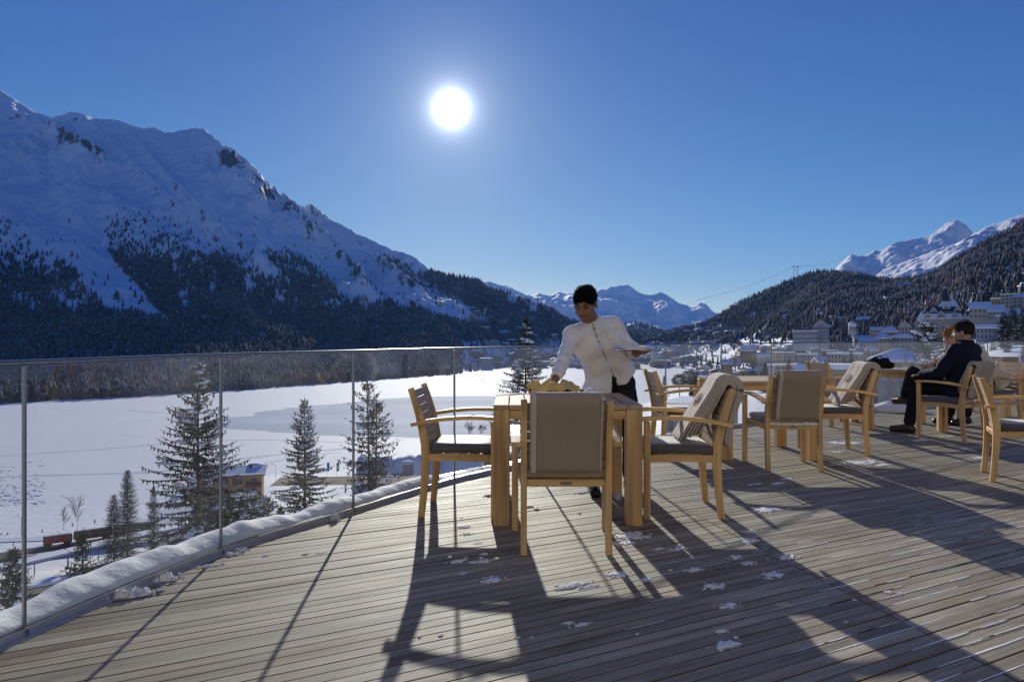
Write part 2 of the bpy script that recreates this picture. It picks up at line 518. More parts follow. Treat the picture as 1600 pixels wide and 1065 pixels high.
def lake_track(px, w, z=-79.93, name='lake_track'):
    pts = [Vector((*lake_pt(*p), z)) for p in px]
    sub = []
    for i in range(len(pts)-1):
        p0, p1, p2, p3 = pts[max(i-1, 0)], pts[i], pts[i+1], pts[min(i+2, len(pts)-1)]
        for k in range(8):
            t = k/8
            sub.append(0.5*((2*p1)+(p2-p0)*t+(2*p0-5*p1+4*p2-p3)*t*t+(3*p1-p0-3*p2+p3)*t*t*t))
    sub.append(pts[-1])
    mb = MB(); vs = []
    for i, p in enumerate(sub):
        t = (sub[min(i+1, len(sub)-1)]-sub[max(i-1, 0)]).normalized(); s = Vector((t.y, -t.x, 0))
        ww = w*(0.7+0.5*float(perlin(i*0.5, 0.3, int(px[0][0]))))
        vs += [p+s*ww/2, p-s*ww/2]
    mb.add(vs, [(2*i, 2*i+1, 2*i+3, 2*i+2) for i in range(len(sub)-1)])
    me = mb.mesh(name)
    bm = bmesh.new(); bm.from_mesh(me)
    for f_ in bm.faces:
        if f_.normal.z < 0: f_.normal_flip()
    bm.to_mesh(me); bm.free()
    tag(link(name, me, M_TRACK), kind='structure')
lake_track([(-300, 735), (0, 712), (150, 702), (300, 690), (420, 687), (560, 692)], 3.0)
lake_track([(-200, 760), (0, 745), (120, 741), (260, 735), (380, 716), (520, 702), (640, 698)], 7.0, -79.925)
lake_track([(200, 640), (260, 646), (330, 650), (420, 655)], 2.0, -79.92)
lake_track([(700, 592), (800, 598), (900, 603), (1010, 602)], 3.0, -79.915)
lake_track([(760, 600), (752, 592), (760, 585)], 3.0, -79.91)
lake_track([(1010, 596), (1080, 590), (1150, 588)], 9.0, -79.905)
lake_track([(640, 702), (560, 704), (480, 712), (400, 726)], 2.0, -79.90)
lake_track([(1000, 612), (1060, 606), (1110, 604)], 3.0, -79.895)
mb = MB()
for k in range(420):                         # crusted lumps on the near left ice
    px = random.uniform(-60, 70); py = random.gauss(772, 20)
    q = lake_pt(px, py); mb.ball((q[0], q[1], -80.0), random.uniform(0.15, 0.6), 6, 4, sc=(random.uniform(1.2, 4), 0.9, 0.45))
tag(mb.build('snow_crust', M_TRACK), 'broken crusty snow on the near side of the lake', 'snow', kind='stuff')

# ---- mountains as height fields by column and depth
def interp(pts, x):
    a = np.array(sorted(pts), float); return np.interp(x, a[:, 0], a[:, 1])
class Field: pass
def mountain(name, crest, foot, Yc, px0, px1, nu, nt, power, amp, label, seed, z0=-81.0, crest_amp=0.25, rockw=None,
             nscale=420.0, back=0.35, drop=0.0, ribs=(), m=None, skew=0.6, rock_lo=0.5, kind='structure', floor=None):
    px = np.linspace(px0, px1, nu)
    yf = interp(foot, px); yc = interp(Yc, px); cpy = interp(crest, px)
    zc = H-(cpy+drop-HZ)*yc/F
    zf = z0 if np.isscalar(z0) else interp(z0, px)
    t = np.concatenate([np.linspace(0, 1, nt), 1+np.linspace(0.02, back, max(6, nt//7))])
    T, PX = np.meshgrid(t, px)
    YF, YC, ZC = yf[:, None], yc[:, None], zc[:, None]
    ZF = np.broadcast_to(zf if np.isscalar(zf) else zf[:, None], ZC.shape)
    Y = YF+(YC-YF)*T
    X = (PX-800)*Y/F
    tt = np.clip(T, 0, 1)
    g = tt**power
    Z = ZF+(ZC-ZF)*g
    Z = np.where(T > 1, ZC-(T-1)*(YC-YF)*0.75, Z)
    xs = (X+skew*Y)/nscale; ys = (Y-skew*X)/(nscale*1.9)
    nz = ridged(xs, ys, 5, seed, 0.42)-1.0+0.5*fbm(xs*0.5, ys*0.5, 3, seed+9)
    fine = fbm(X/(nscale*0.12), Y/(nscale*0.12), 5, seed+40, 0.6)
    env = np.sin(np.clip(T, 0, 1)*np.pi*0.92)**0.8*np.clip(T*2.5, 0, 1)+crest_amp*np.clip((T-0.7)/0.3, 0, 1)
    env = np.where(T > 1, crest_amp, env)
    Z = Z+amp*(nz*0.8+fine*0.11)*env
    PY = HZ-(Z-H)*F/Y
    for (pts, hgt, wid) in ribs:                     # explicit spurs running down the face
        ax = np.array([p[0] for p in pts], float); ay = np.array([p[1] for p in pts], float)
        d = np.full(X.shape, 1e9)
        for i in range(len(pts)-1):
            ex, ey = ax[i+1]-ax[i], ay[i+1]-ay[i]
            q = np.clip(((PX-ax[i])*ex+(PY-ay[i])*ey)/(ex*ex+ey*ey), 0, 1)
            d = np.minimum(d, np.hypot(PX-ax[i]-q*ex, PY-ay[i]-q*ey))
        Z = Z+hgt*np.exp(-(d/wid))*np.clip((1.02-T)*8, 0, 1)
    PY = HZ-(Z-H)*F/Y
    n1, n2 = X.shape
    v = np.stack([X, Y, Z], -1)
    i, j = np.meshgrid(np.arange(n1-1), np.arange(n2-1), indexing='ij')
    k = (i*n2+j).ravel()
    f = np.stack([k, k+n2, k+n2+1, k+1], 1)
    me = np_mesh(name, v.reshape(-1, 3), f, True)
    du = np.gradient(v, axis=0); dv = np.gradient(v, axis=1)
    nn = np.cross(du, dv); nn /= np.linalg.norm(nn, axis=-1, keepdims=True)+1e-9
    steep = 1-np.abs(nn[..., 2])
    rk = np.clip((steep-rock_lo*0.5)*2.2, 0, 1)*0.55+0.27*fbm(X/160, Y/160, 4, seed+77)+0.045
    if rockw is not None:
        wsum = np.zeros_like(rk)
        for (poly, val) in rockw: wsum = wsum+val*in_poly(PX, PY, poly)
        rk = rk+wsum
    if floor is not None: rk = np.maximum(rk, floor(PX, PY, T)*0.56-0.03)
    a = me.attributes.new('rock', 'FLOAT', 'POINT'); a.data.foreach_set('value', rk.astype(np.float32).ravel())
    o = link(name, me, m or M_MOUNT); tag(o, label, kind=kind)
    fl = Field(); fl.X, fl.Y, fl.Z, fl.PX, fl.PY, fl.T, fl.area = X, Y, Z, PX, PY, T, np.linalg.norm(np.cross(du, dv)[..., :2]*0, axis=-1)+np.abs(np.cross(du, dv)[..., 2])
    return fl

POLY_A = [(-900, 470), (0, 470), (60, 470), (150, 488), (258, 497), (225, 455), (190, 420), (160, 385), (165, 350), (185, 335), (225, 345), (260, 370), (300, 392), (345, 408), (420, 432), (465, 446), (520, 452), (545, 468),
          (600, 470), (650, 478), (690, 492), (730, 512), (770, 535), (800, 560), (800, 640), (-900, 720)]
POLY_W = [(-900, 330), (0, 335), (25, 345), (55, 385), (100, 410), (130, 440), (165, 485), (0, 500), (-900, 500)]
POLY_B = [(650, 424), (700, 428), (760, 446), (800, 462), (850, 480), (1000, 525), (1000, 640), (800, 600), (775, 530), (760, 500), (725, 472), (690, 452), (662, 440)]
POLY_C = [(412, 392), (440, 385), (470, 400), (500, 425), (530, 455), (470, 448), (430, 425)]
POLY_S = [(170, 315), (260, 330), (330, 370), (380, 395), (420, 430), (300, 395), (200, 345)]
POLY_T = [(600, 400), (660, 418), (720, 470), (660, 450), (610, 425)]
def dens_L(px, py, t):
    j = 15*fbm(px/30, py/22, 4, 5)
    x, y = px+j, py+0.7*j
    d = np.where(in_poly(x, y, POLY_A), 1.0, 0.0)
    d = np.maximum(d, 0.40*in_poly(x, y, POLY_W)); d = np.maximum(d, 0.9*in_poly(x, y, POLY_B))
    d = np.maximum(d, 0.42*in_poly(x, y, POLY_C)); d = np.maximum(d, 0.22*in_poly(x, y, POLY_S)); d = np.maximum(d, 0.25*in_poly(x, y, POLY_T))
    d = np.maximum(d, 0.012*(py > 340)*(px > -300))
    gap = fbm(px/34+9, py/55, 4, 15)
    d = d*np.clip(1.15-1.5*np.clip(gap-0.12, 0, 1)*(py < 490), 0.05, 1)
    d = d*np.clip((py-322)/105, 0.12, 1)
    d = np.where(py > 505, np.maximum(d, 0.95), d)
    d = np.where((px > 722) & (py > 533+6*fbm(px/25, py/25, 2, 3)), 0.07, d)       # the spa quarter lies here
    return d*(t < 1.01)
def dens_H(px, py, t):
    g = fbm(px/40, py/26, 4, 25)
    v = in_poly(px, py, [(1540, 452), (1640, 440), (1640, 500), (1540, 500)])
    return np.clip(1.2-1.3*np.clip(g-0.15, 0, 1), 0.12, 1)*(t < 1.01)*np.where(v, 0.15, 1)*np.where(py > 512, 0.55, 1)*np.where((px < 1240) & (py > 530+0.03*(1240-px)+6*fbm(px/25, py/25, 2, 3)), 0.15, 1)
CREST_L = [(-900, 150), (-400, 128), (-150, 120), (-40, 130), (0, 143), (18, 150), (30, 158), (45, 166), (60, 169), (75, 177), (100, 172), (122, 172), (135, 180), (150, 193), (175, 197), (200, 202), (230, 205), (260, 209),
           (285, 205), (300, 205), (320, 213), (335, 228), (350, 236), (365, 237), (385, 250), (398, 263), (412, 281), (425, 296), (440, 308), (460, 320), (480, 325),
           (520, 348), (545, 366), (560, 375), (600, 389), (640, 402), (668, 417), (700, 427), (740, 438), (770, 449), (800, 464), (840, 478), (870, 492), (890, 503), (920, 514), (950, 521), (1000, 528)]
FOOT_L = [(-900, 620), (-400, 715), (0, 850), (200, 938), (380, 1060), (550, 1250), (700, 1480), (735, 1600), (800, 1800), (1000, 2100)]
YC_L = [(-900, 3000), (0, 3300), (300, 3200), (440, 3050), (560, 2900), (700, 2750), (800, 2650), (1000, 2700)]
ML = mountain('mountain', CREST_L, FOOT_L, YC_L, -900, 1000, 760, 300, 1.45, 74,
              'steep shaded snowy mountain with forested foot across the lake', 11, floor=dens_L,
              ribs=[([(40, 170), (70, 205), (110, 235), (160, 262)], 75, 9),
                    ([(330, 225), (345, 255), (400, 300), (450, 345), (500, 390), (540, 430), (570, 470)], 95, 10),
                    ([(200, 215), (260, 290), (330, 360), (420, 430)], 45, 12),
                    ([(560, 380), (600, 420), (660, 470)], 45, 8), ([(130, 190), (200, 260), (280, 340)], 40, 14),
                    ([(380, 255), (430, 305), (500, 345), (600, 395), (660, 425)], 55, 7)],
              rockw=[([(85, 172), (165, 195), (170, 240), (120, 230), (85, 200)], 0.22), ([(320, 212), (350, 232), (440, 305), (425, 310), (360, 270)], 0.28),
                     ([(0, 140), (50, 165), (55, 190), (0, 190)], 0.16), ([(330, 320), (420, 340), (430, 400), (340, 380)], 0.16),
                     ([(180, 285), (230, 300), (230, 330), (180, 320)], 0.08), ([(480, 330), (660, 410), (640, 430), (480, 360)], 0.08)])
# far range at the head of the valley
CREST_F = [(600, 470), (650, 445), (690, 431), (720, 430), (735, 433), (755, 440), (785, 438), (800, 441), (815, 449), (828, 455), (838, 450), (850, 452), (862, 456), (874, 452), (884, 456), (895, 455), (915, 456), (935, 453),
           (948, 445), (960, 441), (978, 441), (988, 444), (996, 452), (1008, 459), (1020, 463), (1035, 462), (1050, 467), (1062, 474), (1078, 479), (1092, 475), (1102, 477), (1115, 487), (1140, 492), (1250, 470), (1400, 500)]
mountain('mountain', CREST_F, [(600, 6200), (1400, 6200)], [(600, 9500), (1400, 9500)], 600, 1400, 420, 130, 1.15, 190,
         'distant blue snowy range closing the valley behind the waiter', 23, z0=-60, nscale=1100, crest_amp=0.12, rock_lo=0.75,
         ribs=[([(735, 437), (780, 452), (830, 470), (900, 490)], 60, 6), ([(975, 443), (1000, 470), (1040, 490)], 50, 9), ([(890, 470), (960, 478), (1050, 498)], 60, 6)])
# right-hand snow peaks
CREST_R2 = [(1240, 470), (1290, 432), (1305, 418), (1318, 406), (1330, 399), (1340, 402), (1355, 400), (1375, 393), (1390, 381), (1400, 377), (1428, 374), (1450, 370), (1465, 362), (1480, 351), (1496, 344), (1508, 349), (1522, 360), (1560, 372), (1700, 420), (1900, 440)]
mountain('mountain', CREST_R2, [(1240, 4200), (1900, 4200)], [(1240, 5600), (1900, 5600)], 1240, 1900, 300, 110, 1.1, 95,
         'pointed snowy peak rising behind the wooded hill', 37, z0=120, nscale=520, crest_amp=0.2)
CREST_R1 = [(1330, 450), (1380, 428), (1420, 412), (1450, 399), (1480, 385), (1522, 361), (1540, 353), (1560, 350), (1580, 341), (1600, 334), (1700, 300), (1900, 262), (2300, 240)]
mountain('mountain', CREST_R1, [(1330, 2300), (2300, 2300)], [(1330, 3400), (2300, 3400)], 1330, 2300, 300, 110, 1.0, 55,
         'bright snowy shoulder above the wooded hill', 41, z0=150, nscale=330, crest_amp=0.25, rock_lo=0.7)
# low wooded hills at the end of the valley
HF = mountain('hill', [(780, 528), (840, 517), (880, 511), (930, 512), (970, 509), (1000, 507), (1020, 511), (1040, 519), (1060, 513), (1085, 510), (1110, 512), (1200, 520), (1300, 530)],
         [(780, 2700), (1300, 2500)], [(780, 4200), (1300, 3800)], 780, 1300, 120, 50, 1.0, 40, 'low wooded hills at the end of the valley', 53, z0=-75, nscale=400)
# wooded hill on the right, behind the village
CREST_H = [(960, 533), (1040, 524), (1080, 514), (1110, 502), (1150, 483), (1200, 457), (1230, 443), (1260, 434), (1300, 428), (1340, 427), (1370, 434), (1400, 436), (1440, 434), (1465, 426), (1500, 402), (1550, 374), (1600, 355), (1700, 310), (1900, 250), (2300, 230)]
FOOT_H = [(960, 1950), (1040, 1800), (1120, 1500), (1200, 1150), (1300, 900), (1400, 760), (1500, 640), (1600, 560), (1900, 450), (2300, 420)]
YC_H = [(960, 2500), (1040, 2350), (1150, 2100), (1300, 1800), (1450, 1650), (1600, 1550), (1900, 1400), (2300, 1300)]
MH = mountain('hill', CREST_H, FOOT_H, YC_H, 960, 2300, 420, 130, 1.05, 26, 'wooded hillside rising behind the village', 61, floor=lambda a, b, c: np.clip(dens_H(a, b, c)*1.3, 0, 1),
              z0=[(960, -80), (1200, -72), (1300, -38), (1400, -16), (1500, -4), (1600, 4), (2300, 10)], nscale=260, crest_amp=0.3)

# ---- forests: each tree a jagged cone of three skirts
M_FOREST, fn_, fl_, fb_ = nodes_of('forest')
fb_.inputs['Roughness'].default_value = 0.9; fb_.inputs['Specular IOR Level'].default_value = 0.1
a_ = fn_.new('ShaderNodeAttribute'); a_.attribute_name = 'tint'
cr = fn_.new('ShaderNodeValToRGB')
e = cr.color_ramp.elements
e[0].position = 0.0; e[0].color = (0.020, 0.030, 0.024, 1)
e[1].position = 1.0; e[1].color = (0.150, 0.098, 0.070, 1)
q_ = e.new(0.45); q_.color = (0.032, 0.040, 0.034, 1)
q_ = e.new(0.62); q_.color = (0.090, 0.064, 0.050, 1)
fl_.new(a_.outputs['Fac'], cr.inputs[0])
ge = fn_.new('ShaderNodeNewGeometry'); sx = fn_.new('ShaderNodeSeparateXYZ'); fl_.new(ge.outputs['Normal'], sx.inputs[0])
fz = fn_.new('ShaderNodeTexNoise'); fz.inputs['Scale'].default_value = 0.22; fz.inputs['Detail'].default_value = 4
tq = fn_.new('ShaderNodeTexCoord'); fl_.new(tq.outputs['Object'], fz.inputs['Vector'])
s1 = fn_.new('ShaderNodeMath'); s1.operation = 'MULTIPLY_ADD'; fl_.new(sx.outputs['Z'], s1.inputs[0]); s1.inputs[1].default_value = 0.35; fl_.new(fz.outputs['Fac'], s1.inputs[2])
s2 = fn_.new('ShaderNodeMapRange'); s2.inputs['From Min'].default_value = 0.80; s2.inputs['From Max'].default_value = 0.92; s2.inputs['To Max'].default_value = 0.6
fl_.new(s1.outputs[0], s2.inputs['Value'])
fm = fn_.new('ShaderNodeMix'); fm.data_type = 'RGBA'; fl_.new(s2.outputs[0], fm.inputs['Factor']); fl_.new(cr.outputs[0], fm.inputs['A']); fm.inputs['B'].default_value = (0.55, 0.58, 0.62, 1)
fl_.new(fm.outputs['Result'], fb_.inputs['Base Color'])

def cone_proto(tiers, sides, rng):
    v, f = [], []
    for k in range(tiers):
        z0 = 0.06+0.80*k/tiers; z1 = z0+(1.0-z0)*(0.62 if k < tiers-1 else 1.0)
        r0 = 0.17*(1-k/tiers)**0.8+0.025
        b = len(v); v.append((0, 0, z1))
        for s in range(sides):
            a = 2*math.pi*(s+0.5*(k % 2))/sides
            rr = r0*(0.72+0.5*rng.random())
            v.append((rr*math.cos(a), rr*math.sin(a), z0-0.04*rng.random()))
        for s in range(sides): f.append((b, b+1+s, b+1+(s+1) % sides))
    return np.array(v), np.array(f)
def forest(name, pts, hts, label, tiers=3, sides=6, slim=1.0, seed=1, tint=None):
    rng = np.random.default_rng(seed)
    protos = [cone_proto(tiers, sides, rng) for _ in range(5)]
    n = len(pts); which = rng.integers(0, 5, n); V, Fc, T = [], [], []
    base = 0
    tint = rng.random(n) if tint is None else tint
    for k in range(5):
        s = np.where(which == k)[0]
        if not len(s): continue
        pv, pf = protos[k]
        a = rng.random(len(s))*2*np.pi; ca, sa = np.cos(a)[:, None], np.sin(a)[:, None]
        hh = hts[s][:, None]; w = hh*slim*(0.8+0.5*rng.random(len(s)))[:, None]
        x = (pv[None, :, 0]*ca-pv[None, :, 1]*sa)*w; y = (pv[None, :, 0]*sa+pv[None, :, 1]*ca)*w
        z = pv[None, :, 2]*hh
        vv = np.stack([x, y, z], -1)+pts[s][:, None, :]-np.array([0, 0, 0.6])
        V.append(vv.reshape(-1, 3))
        off = base+np.arange(len(s))[:, None, None]*len(pv)
        Fc.append((pf[None]+off).reshape(-1, 3)); base += len(s)*len(pv)
        T.append(np.repeat(tint[s], len(pv)))
    me = np_mesh(name, np.concatenate(V), np.concatenate(Fc), False)
    at_ = me.attributes.new('tint', 'FLOAT', 'POINT'); at_.data.foreach_set('value', np.concatenate(T).astype(np.float32))
    o = link(name, me, M_FOREST); tag(o, label, 'forest', kind='stuff')
    return o
def scatter(fl, n, dens, seed):
    """n candidate places on a height field, spread by ground area, thinned by dens(px, py, t)."""
    rng = np.random.default_rng(seed)
    ar = fl.area[:-1, :-1].copy(); ar[fl.T[:-1, :-1] > 1.0] = 0
    ar[dens(fl.PX, fl.PY, fl.T)[:-1, :-1] <= 0] = 0
    p = ar.ravel()/ar.sum()
    c = rng.choice(len(p), n, p=p); i, j = np.unravel_index(c, ar.shape)
    a, b = rng.random(n), rng.random(n)
    def bl(A): return (A[i, j]*(1-a)+A[i+1, j]*a)*(1-b)+(A[i, j+1]*(1-a)+A[i+1, j+1]*a)*b
    P = np.stack([bl(fl.X), bl(fl.Y), bl(fl.Z)], -1); px, py, t = bl(fl.PX), bl(fl.PY), bl(fl.T)
    d = dens(px, py, t)+0.0
    keep = rng.random(n) < d
    return P[keep], px[keep], py[keep]
P, qx, qy = scatter(ML, 100000, dens_L, 3)
hh = RNG.uniform(9, 22, len(P))*np.where(qy < 400, 0.7, 1.0)
forest('forest', P, hh, 'dense dark larch and spruce forest on the foot of the shaded mountain', seed=4, tiers=2, sides=5,
       tint=np.clip(0.56+0.5*fbm(P[:, 0]/150, P[:, 1]/150, 3, 8)+RNG.normal(0, 0.22, len(P)), 0, 1))
P, qx, qy = scatter(MH, 56000, dens_H, 5)
hh = RNG.uniform(8, 19, len(P))
forest('forest', P, hh, 'brown larch and spruce wood covering the hill behind the village', seed=6, tiers=2, sides=5,
       tint=np.clip(0.66+0.5*fbm(P[:, 0]/150, P[:, 1]/150, 3, 18)+RNG.normal(0, 0.22, len(P)), 0, 1))
P, qx, qy = scatter(HF, 7000, lambda a, b, c: np.where(c < 1.01, 0.9, 0.0), 9)
forest('forest', P, RNG.uniform(14, 24, len(P)), 'far low woods at the end of the valley', seed=10, slim=1.4)

def land_z(px, Y):
    """Height of the highest land (ground, mountain foot or hill) at photo column px and depth Y."""
    z = float(ground_z((px-800)*Y/F, Y))
    for fl in (ML, MH):
        c = fl.PX[:, 0]
        if c[0] <= px <= c[-1]:
            i = int(np.argmin(np.abs(c-px)))
            if fl.Y[i, 0] <= Y <= fl.Y[i, -1]: z = max(z, float(np.interp(Y, fl.Y[i], fl.Z[i])))
    return z
# ================================================================== THE TERRACE
RAIL = [(-2.05, -3.0), (-2.30, -1.4), (-2.36, -0.3), (-2.32, 0.75), (-2.18, 1.80), (-1.950, 2.840), (-1.601, 3.906), (-1.078, 4.826), (-0.474, 5.842), (0.191, 6.62), (0.946, 7.45),
        (1.797, 8.31), (2.68, 9.10), (3.576, 9.80), (4.497, 10.40), (5.446, 11.0), (6.40, 11.55), (7.35, 12.0), (8.30, 12.4), (9.28, 12.78), (10.3, 13.1), (11.35, 13.36), (12.42, 13.56), (13.5, 13.7)]
def curve_pts(pts, n):
    P = [Vector((p[0], p[1], 0)) for p in pts]; out = []
    for i in range(len(P)-1):
        p0, p1, p2, p3 = P[max(i-1, 0)], P[i], P[i+1], P[min(i+2, len(P)-1)]
        for k in range(n):
            t = k/n
            out.append(0.5*((2*p1)+(p2-p0)*t+(2*p0-5*p1+4*p2-p3)*t*t+(3*p1-p0-3*p2+p3)*t*t*t))
    out.append(P[-1]); return out
RC = curve_pts(RAIL, 6)
def offset(pts, d):
    out = []
    for i, p in enumerate(pts):
        t = (pts[min(i+1, len(pts)-1)]-pts[max(i-1, 0)]).normalized()
        out.append(p+Vector((-t.y, t.x, 0))*d)          # positive = outward (left of travel)
    return out

# ---- planks
M_PLANK, pn, pl, pb = nodes_of('weathered_plank')
def plank_material():
    n, l, b = pn, pl, pb
    ad = 27.4
    tcx = n.new('ShaderNodeTexCoord'); oi = n.new('ShaderNodeObjectInfo')
    mp = n.new('ShaderNodeMapping'); mp.inputs['Rotation'].default_value = (0, 0, -R(ad))
    l.new(tcx.outputs['Object'], mp.inputs['Vector'])
    sc = n.new('ShaderNodeVectorMath'); sc.operation = 'SCALE'; sc.inputs[0].default_value = (13.0, 7.0, 5.0); l.new(oi.outputs['Random'], sc.inputs['Scale'])
    av = n.new('ShaderNodeVectorMath'); av.operation = 'ADD'; l.new(mp.outputs[0], av.inputs[0]); l.new(sc.outputs[0], av.inputs[1])
    def noise(scale, st, det=6, rough=0.6):
        m_ = n.new('ShaderNodeMapping'); m_.inputs['Scale'].default_value = st; l.new(av.outputs[0], m_.inputs['Vector'])
        z = n.new('ShaderNodeTexNoise'); z.inputs['Scale'].default_value = scale; z.inputs['Detail'].default_value = det; z.inputs['Roughness'].default_value = rough
        l.new(m_.outputs[0], z.inputs['Vector']); return z.outputs['Fac']
    grain = noise(60, (0.035, 1, 1), 8, 0.7)
    blot = noise(2.2, (0.6, 1.3, 1), 5)
    stain = noise(1.1, (1, 1, 1), 4)
    cr_ = n.new('ShaderNodeValToRGB'); el = cr_.color_ramp.elements
    el[0].position = 0.30; el[0].color = (0.155, 0.112, 0.068, 1); el[1].position = 0.72; el[1].color = (0.56, 0.505, 0.375, 1)
    x = el.new(0.5); x.color = (0.345, 0.300, 0.215, 1)
    mx = n.new('ShaderNodeMix'); mx.data_type = 'FLOAT'; mx.inputs['Factor'].default_value = 0.42
    l.new(grain, mx.inputs['A']); l.new(blot, mx.inputs['B']); l.new(mx.outputs['Result'], cr_.inputs[0])
    br = n.new('ShaderNodeMix'); br.data_type = 'RGBA'; br.blend_type = 'MULTIPLY'
    mr = n.new('ShaderNodeMapRange'); mr.inputs['From Min'].default_value = 0.52; mr.inputs['From Max'].default_value = 0.74; l.new(stain, mr.inputs['Value'])
    l.new(mr.outputs[0], br.inputs['Factor']); l.new(cr_.outputs[0], br.inputs['A']); br.inputs['B'].default_value = (0.78, 0.68, 0.56, 1)
    rv = n.new('ShaderNodeMapRange'); rv.inputs['To Min'].default_value = 0.74; rv.inputs['To Max'].default_value = 1.18; l.new(oi.outputs['Random'], rv.inputs['Value'])
    vm = n.new('ShaderNodeVectorMath'); vm.operation = 'SCALE'; l.new(br.outputs['Result'], vm.inputs[0]); l.new(rv.outputs[0], vm.inputs['Scale'])
    l.new(vm.outputs[0], b.inputs['Base Color'])
    rr = n.new('ShaderNodeMapRange'); rr.inputs['To Min'].default_value = 0.50; rr.inputs['To Max'].default_value = 0.82; l.new(blot, rr.inputs['Value'])
    l.new(rr.outputs[0], b.inputs['Roughness'])
    b.inputs['Specular IOR Level'].default_value = 0.25
    bp = n.new('ShaderNodeBump'); bp.inputs['Strength'].default_value = 0.8; bp.inputs['Distance'].default_value = 0.003
    l.new(grain, bp.inputs['Height']); l.new(bp.outputs[0], b.inputs['Normal'])
plank_material()
M_PLANK_SIDE = mat('plank_edge', (0.16, 0.085, 0.04), 0.8, 0.3, 8)
M_JOIST = mat('deck_underlay', (0.10, 0.055, 0.028), 0.9, 0.3, 5)
DECK_OUT = offset(RC, -0.045)
deck_poly = [(p.x, p.y) for p in DECK_OUT]+[(14.5, 13.7), (14.5, -6.0), (-2.05, -6.0)]
PD = Vector((math.cos(R(27.4)), math.sin(R(27.4)))); PN = Vector((-PD.y, PD.x))
def clip(poly, a, b, c):
    """Keep the part of poly where a*x+b*y >= c."""
    out = []
    for i in range(len(poly)):
        p, q = poly[i], poly[(i+1) % len(poly)]
        dp, dq = a*p[0]+b*p[1]-c, a*q[0]+b*q[1]-c
        if dp >= 0: out.append(p)
        if (dp >= 0) != (dq >= 0):
            t = dp/(dp-dq); out.append((p[0]+(q[0]-p[0])*t, p[1]+(q[1]-p[1])*t))
    return out
deck = empty('terrace_deck', (0, 0, 0), 0, 'weathered grey timber plank deck of the terrace', 'deck')
PITCH = 0.0655
SEAM = (1.333, 4.31); SD = Vector((-0.23, 1.0)).normalized(); SNm = Vector((SD.y, -SD.x))   # a butt-joint line across the boards
prand = random.Random(3)
k0, k1 = int(0.2/PITCH), int(9.2/PITCH)
for k in range(k0, k1):
    g = 0.0048+0.0032*prand.random()
    a0, a1 = k*PITCH+g/2, (k+1)*PITCH-g/2
    band = clip(clip(deck_poly, PN.x, PN.y, a0), -PN.x, -PN.y, -a1)
    if len(band) < 3: continue
    c = SNm.x*SEAM[0]+SNm.y*SEAM[1]
    near = True
    pieces = [clip(band, -SNm.x, -SNm.y, -(c-0.0025)), clip(band, SNm.x, SNm.y, c+0.0025)] if near else [band]
    for pc in pieces:
        if len(pc) < 3: continue
        z = prand.uniform(-0.0015, 0.0015)
        mb = MB(); mb.prism(pc, -0.028+z, z, 0, 1)
        mb.build('plank', [M_PLANK, M_PLANK_SIDE], deck)
mb = MB()
for k in range(int(-12/PITCH), k0):                         # boards behind the viewer
    band = clip(clip(deck_poly, PN.x, PN.y, k*PITCH+0.003), -PN.x, -PN.y, -((k+1)*PITCH-0.003))
    if len(band) > 2: mb.prism(band, -0.028, 0.0, 0, 1)
tag(mb.build('rear_planks', [M_PLANK, M_PLANK_SIDE], deck), kind='stuff')
mb = MB(); mb.prism([(p.x, p.y) for p in offset(RC, -0.06)]+[(14.4, 13.6), (14.4, -5.9), (-2.0, -5.9)], -0.30, -0.034)
mb.build('underlay', M_JOIST, deck)

# ---- glass railing
M_STEEL = mat('brushed_steel', (0.30, 0.32, 0.33), 0.38, 0.08, 40, metal=1.0)
M_DARKMETAL = mat('dark_channel', (0.10, 0.10, 0.105), 0.5, 0.2, 20, metal=0.6)
M_ALU = mat('alu_trim', (0.62, 0.62, 0.61), 0.42, 0.06, 20, metal=0.7)
M_GLASS = bpy.data.materials.new('railing_glass'); M_GLASS.use_nodes = True
gn, gl = M_GLASS.node_tree.nodes, M_GLASS.node_tree.links
gn.remove(gn['Principled BSDF'])
g_t = gn.new('ShaderNodeBsdfTransparent'); g_t.inputs['Color'].default_value = (0.955, 0.972, 0.965, 1)
g_g = gn.new('ShaderNodeBsdfGlossy'); g_g.inputs['Roughness'].default_value = 0.0; g_g.inputs['Color'].default_value = (1, 1, 1, 1)
g_d = gn.new('ShaderNodeBsdfTranslucent'); g_d.inputs['Color'].default_value = (0.8, 0.82, 0.85, 1)
g_geo = gn.new('ShaderNodeNewGeometry')
g_dot = gn.new('ShaderNodeVectorMath'); g_dot.operation = 'DOT_PRODUCT'; gl.new(g_geo.outputs['Incoming'], g_dot.inputs[0]); gl.new(g_geo.outputs['Normal'], g_dot.inputs[1])
g_abs = gn.new('ShaderNodeMath'); g_abs.operation = 'ABSOLUTE'; gl.new(g_dot.outputs['Value'], g_abs.inputs[0])
g_inv = gn.new('ShaderNodeMath'); g_inv.operation = 'SUBTRACT'; g_inv.inputs[0].default_value = 1.0; gl.new(g_abs.outputs[0], g_inv.inputs[1])
g_pw = gn.new('ShaderNodeMath'); g_pw.operation = 'POWER'; g_pw.inputs[1].default_value = 5.0; gl.new(g_inv.outputs[0], g_pw.inputs[0])
g_f = gn.new('ShaderNodeMath'); g_f.operation = 'MULTIPLY_ADD'; g_f.inputs[1].default_value = 0.93; g_f.inputs[2].default_value = 0.036; gl.new(g_pw.outputs[0], g_f.inputs[0])
g_m = gn.new('ShaderNodeMixShader'); g_m2 = gn.new('ShaderNodeMixShader')
gz = gn.new('ShaderNodeTexNoise'); gz.inputs['Scale'].default_value = 2.5; gz.inputs['Detail'].default_value = 5
gt = gn.new('ShaderNodeTexCoord'); gl.new(gt.outputs['Object'], gz.inputs['Vector'])
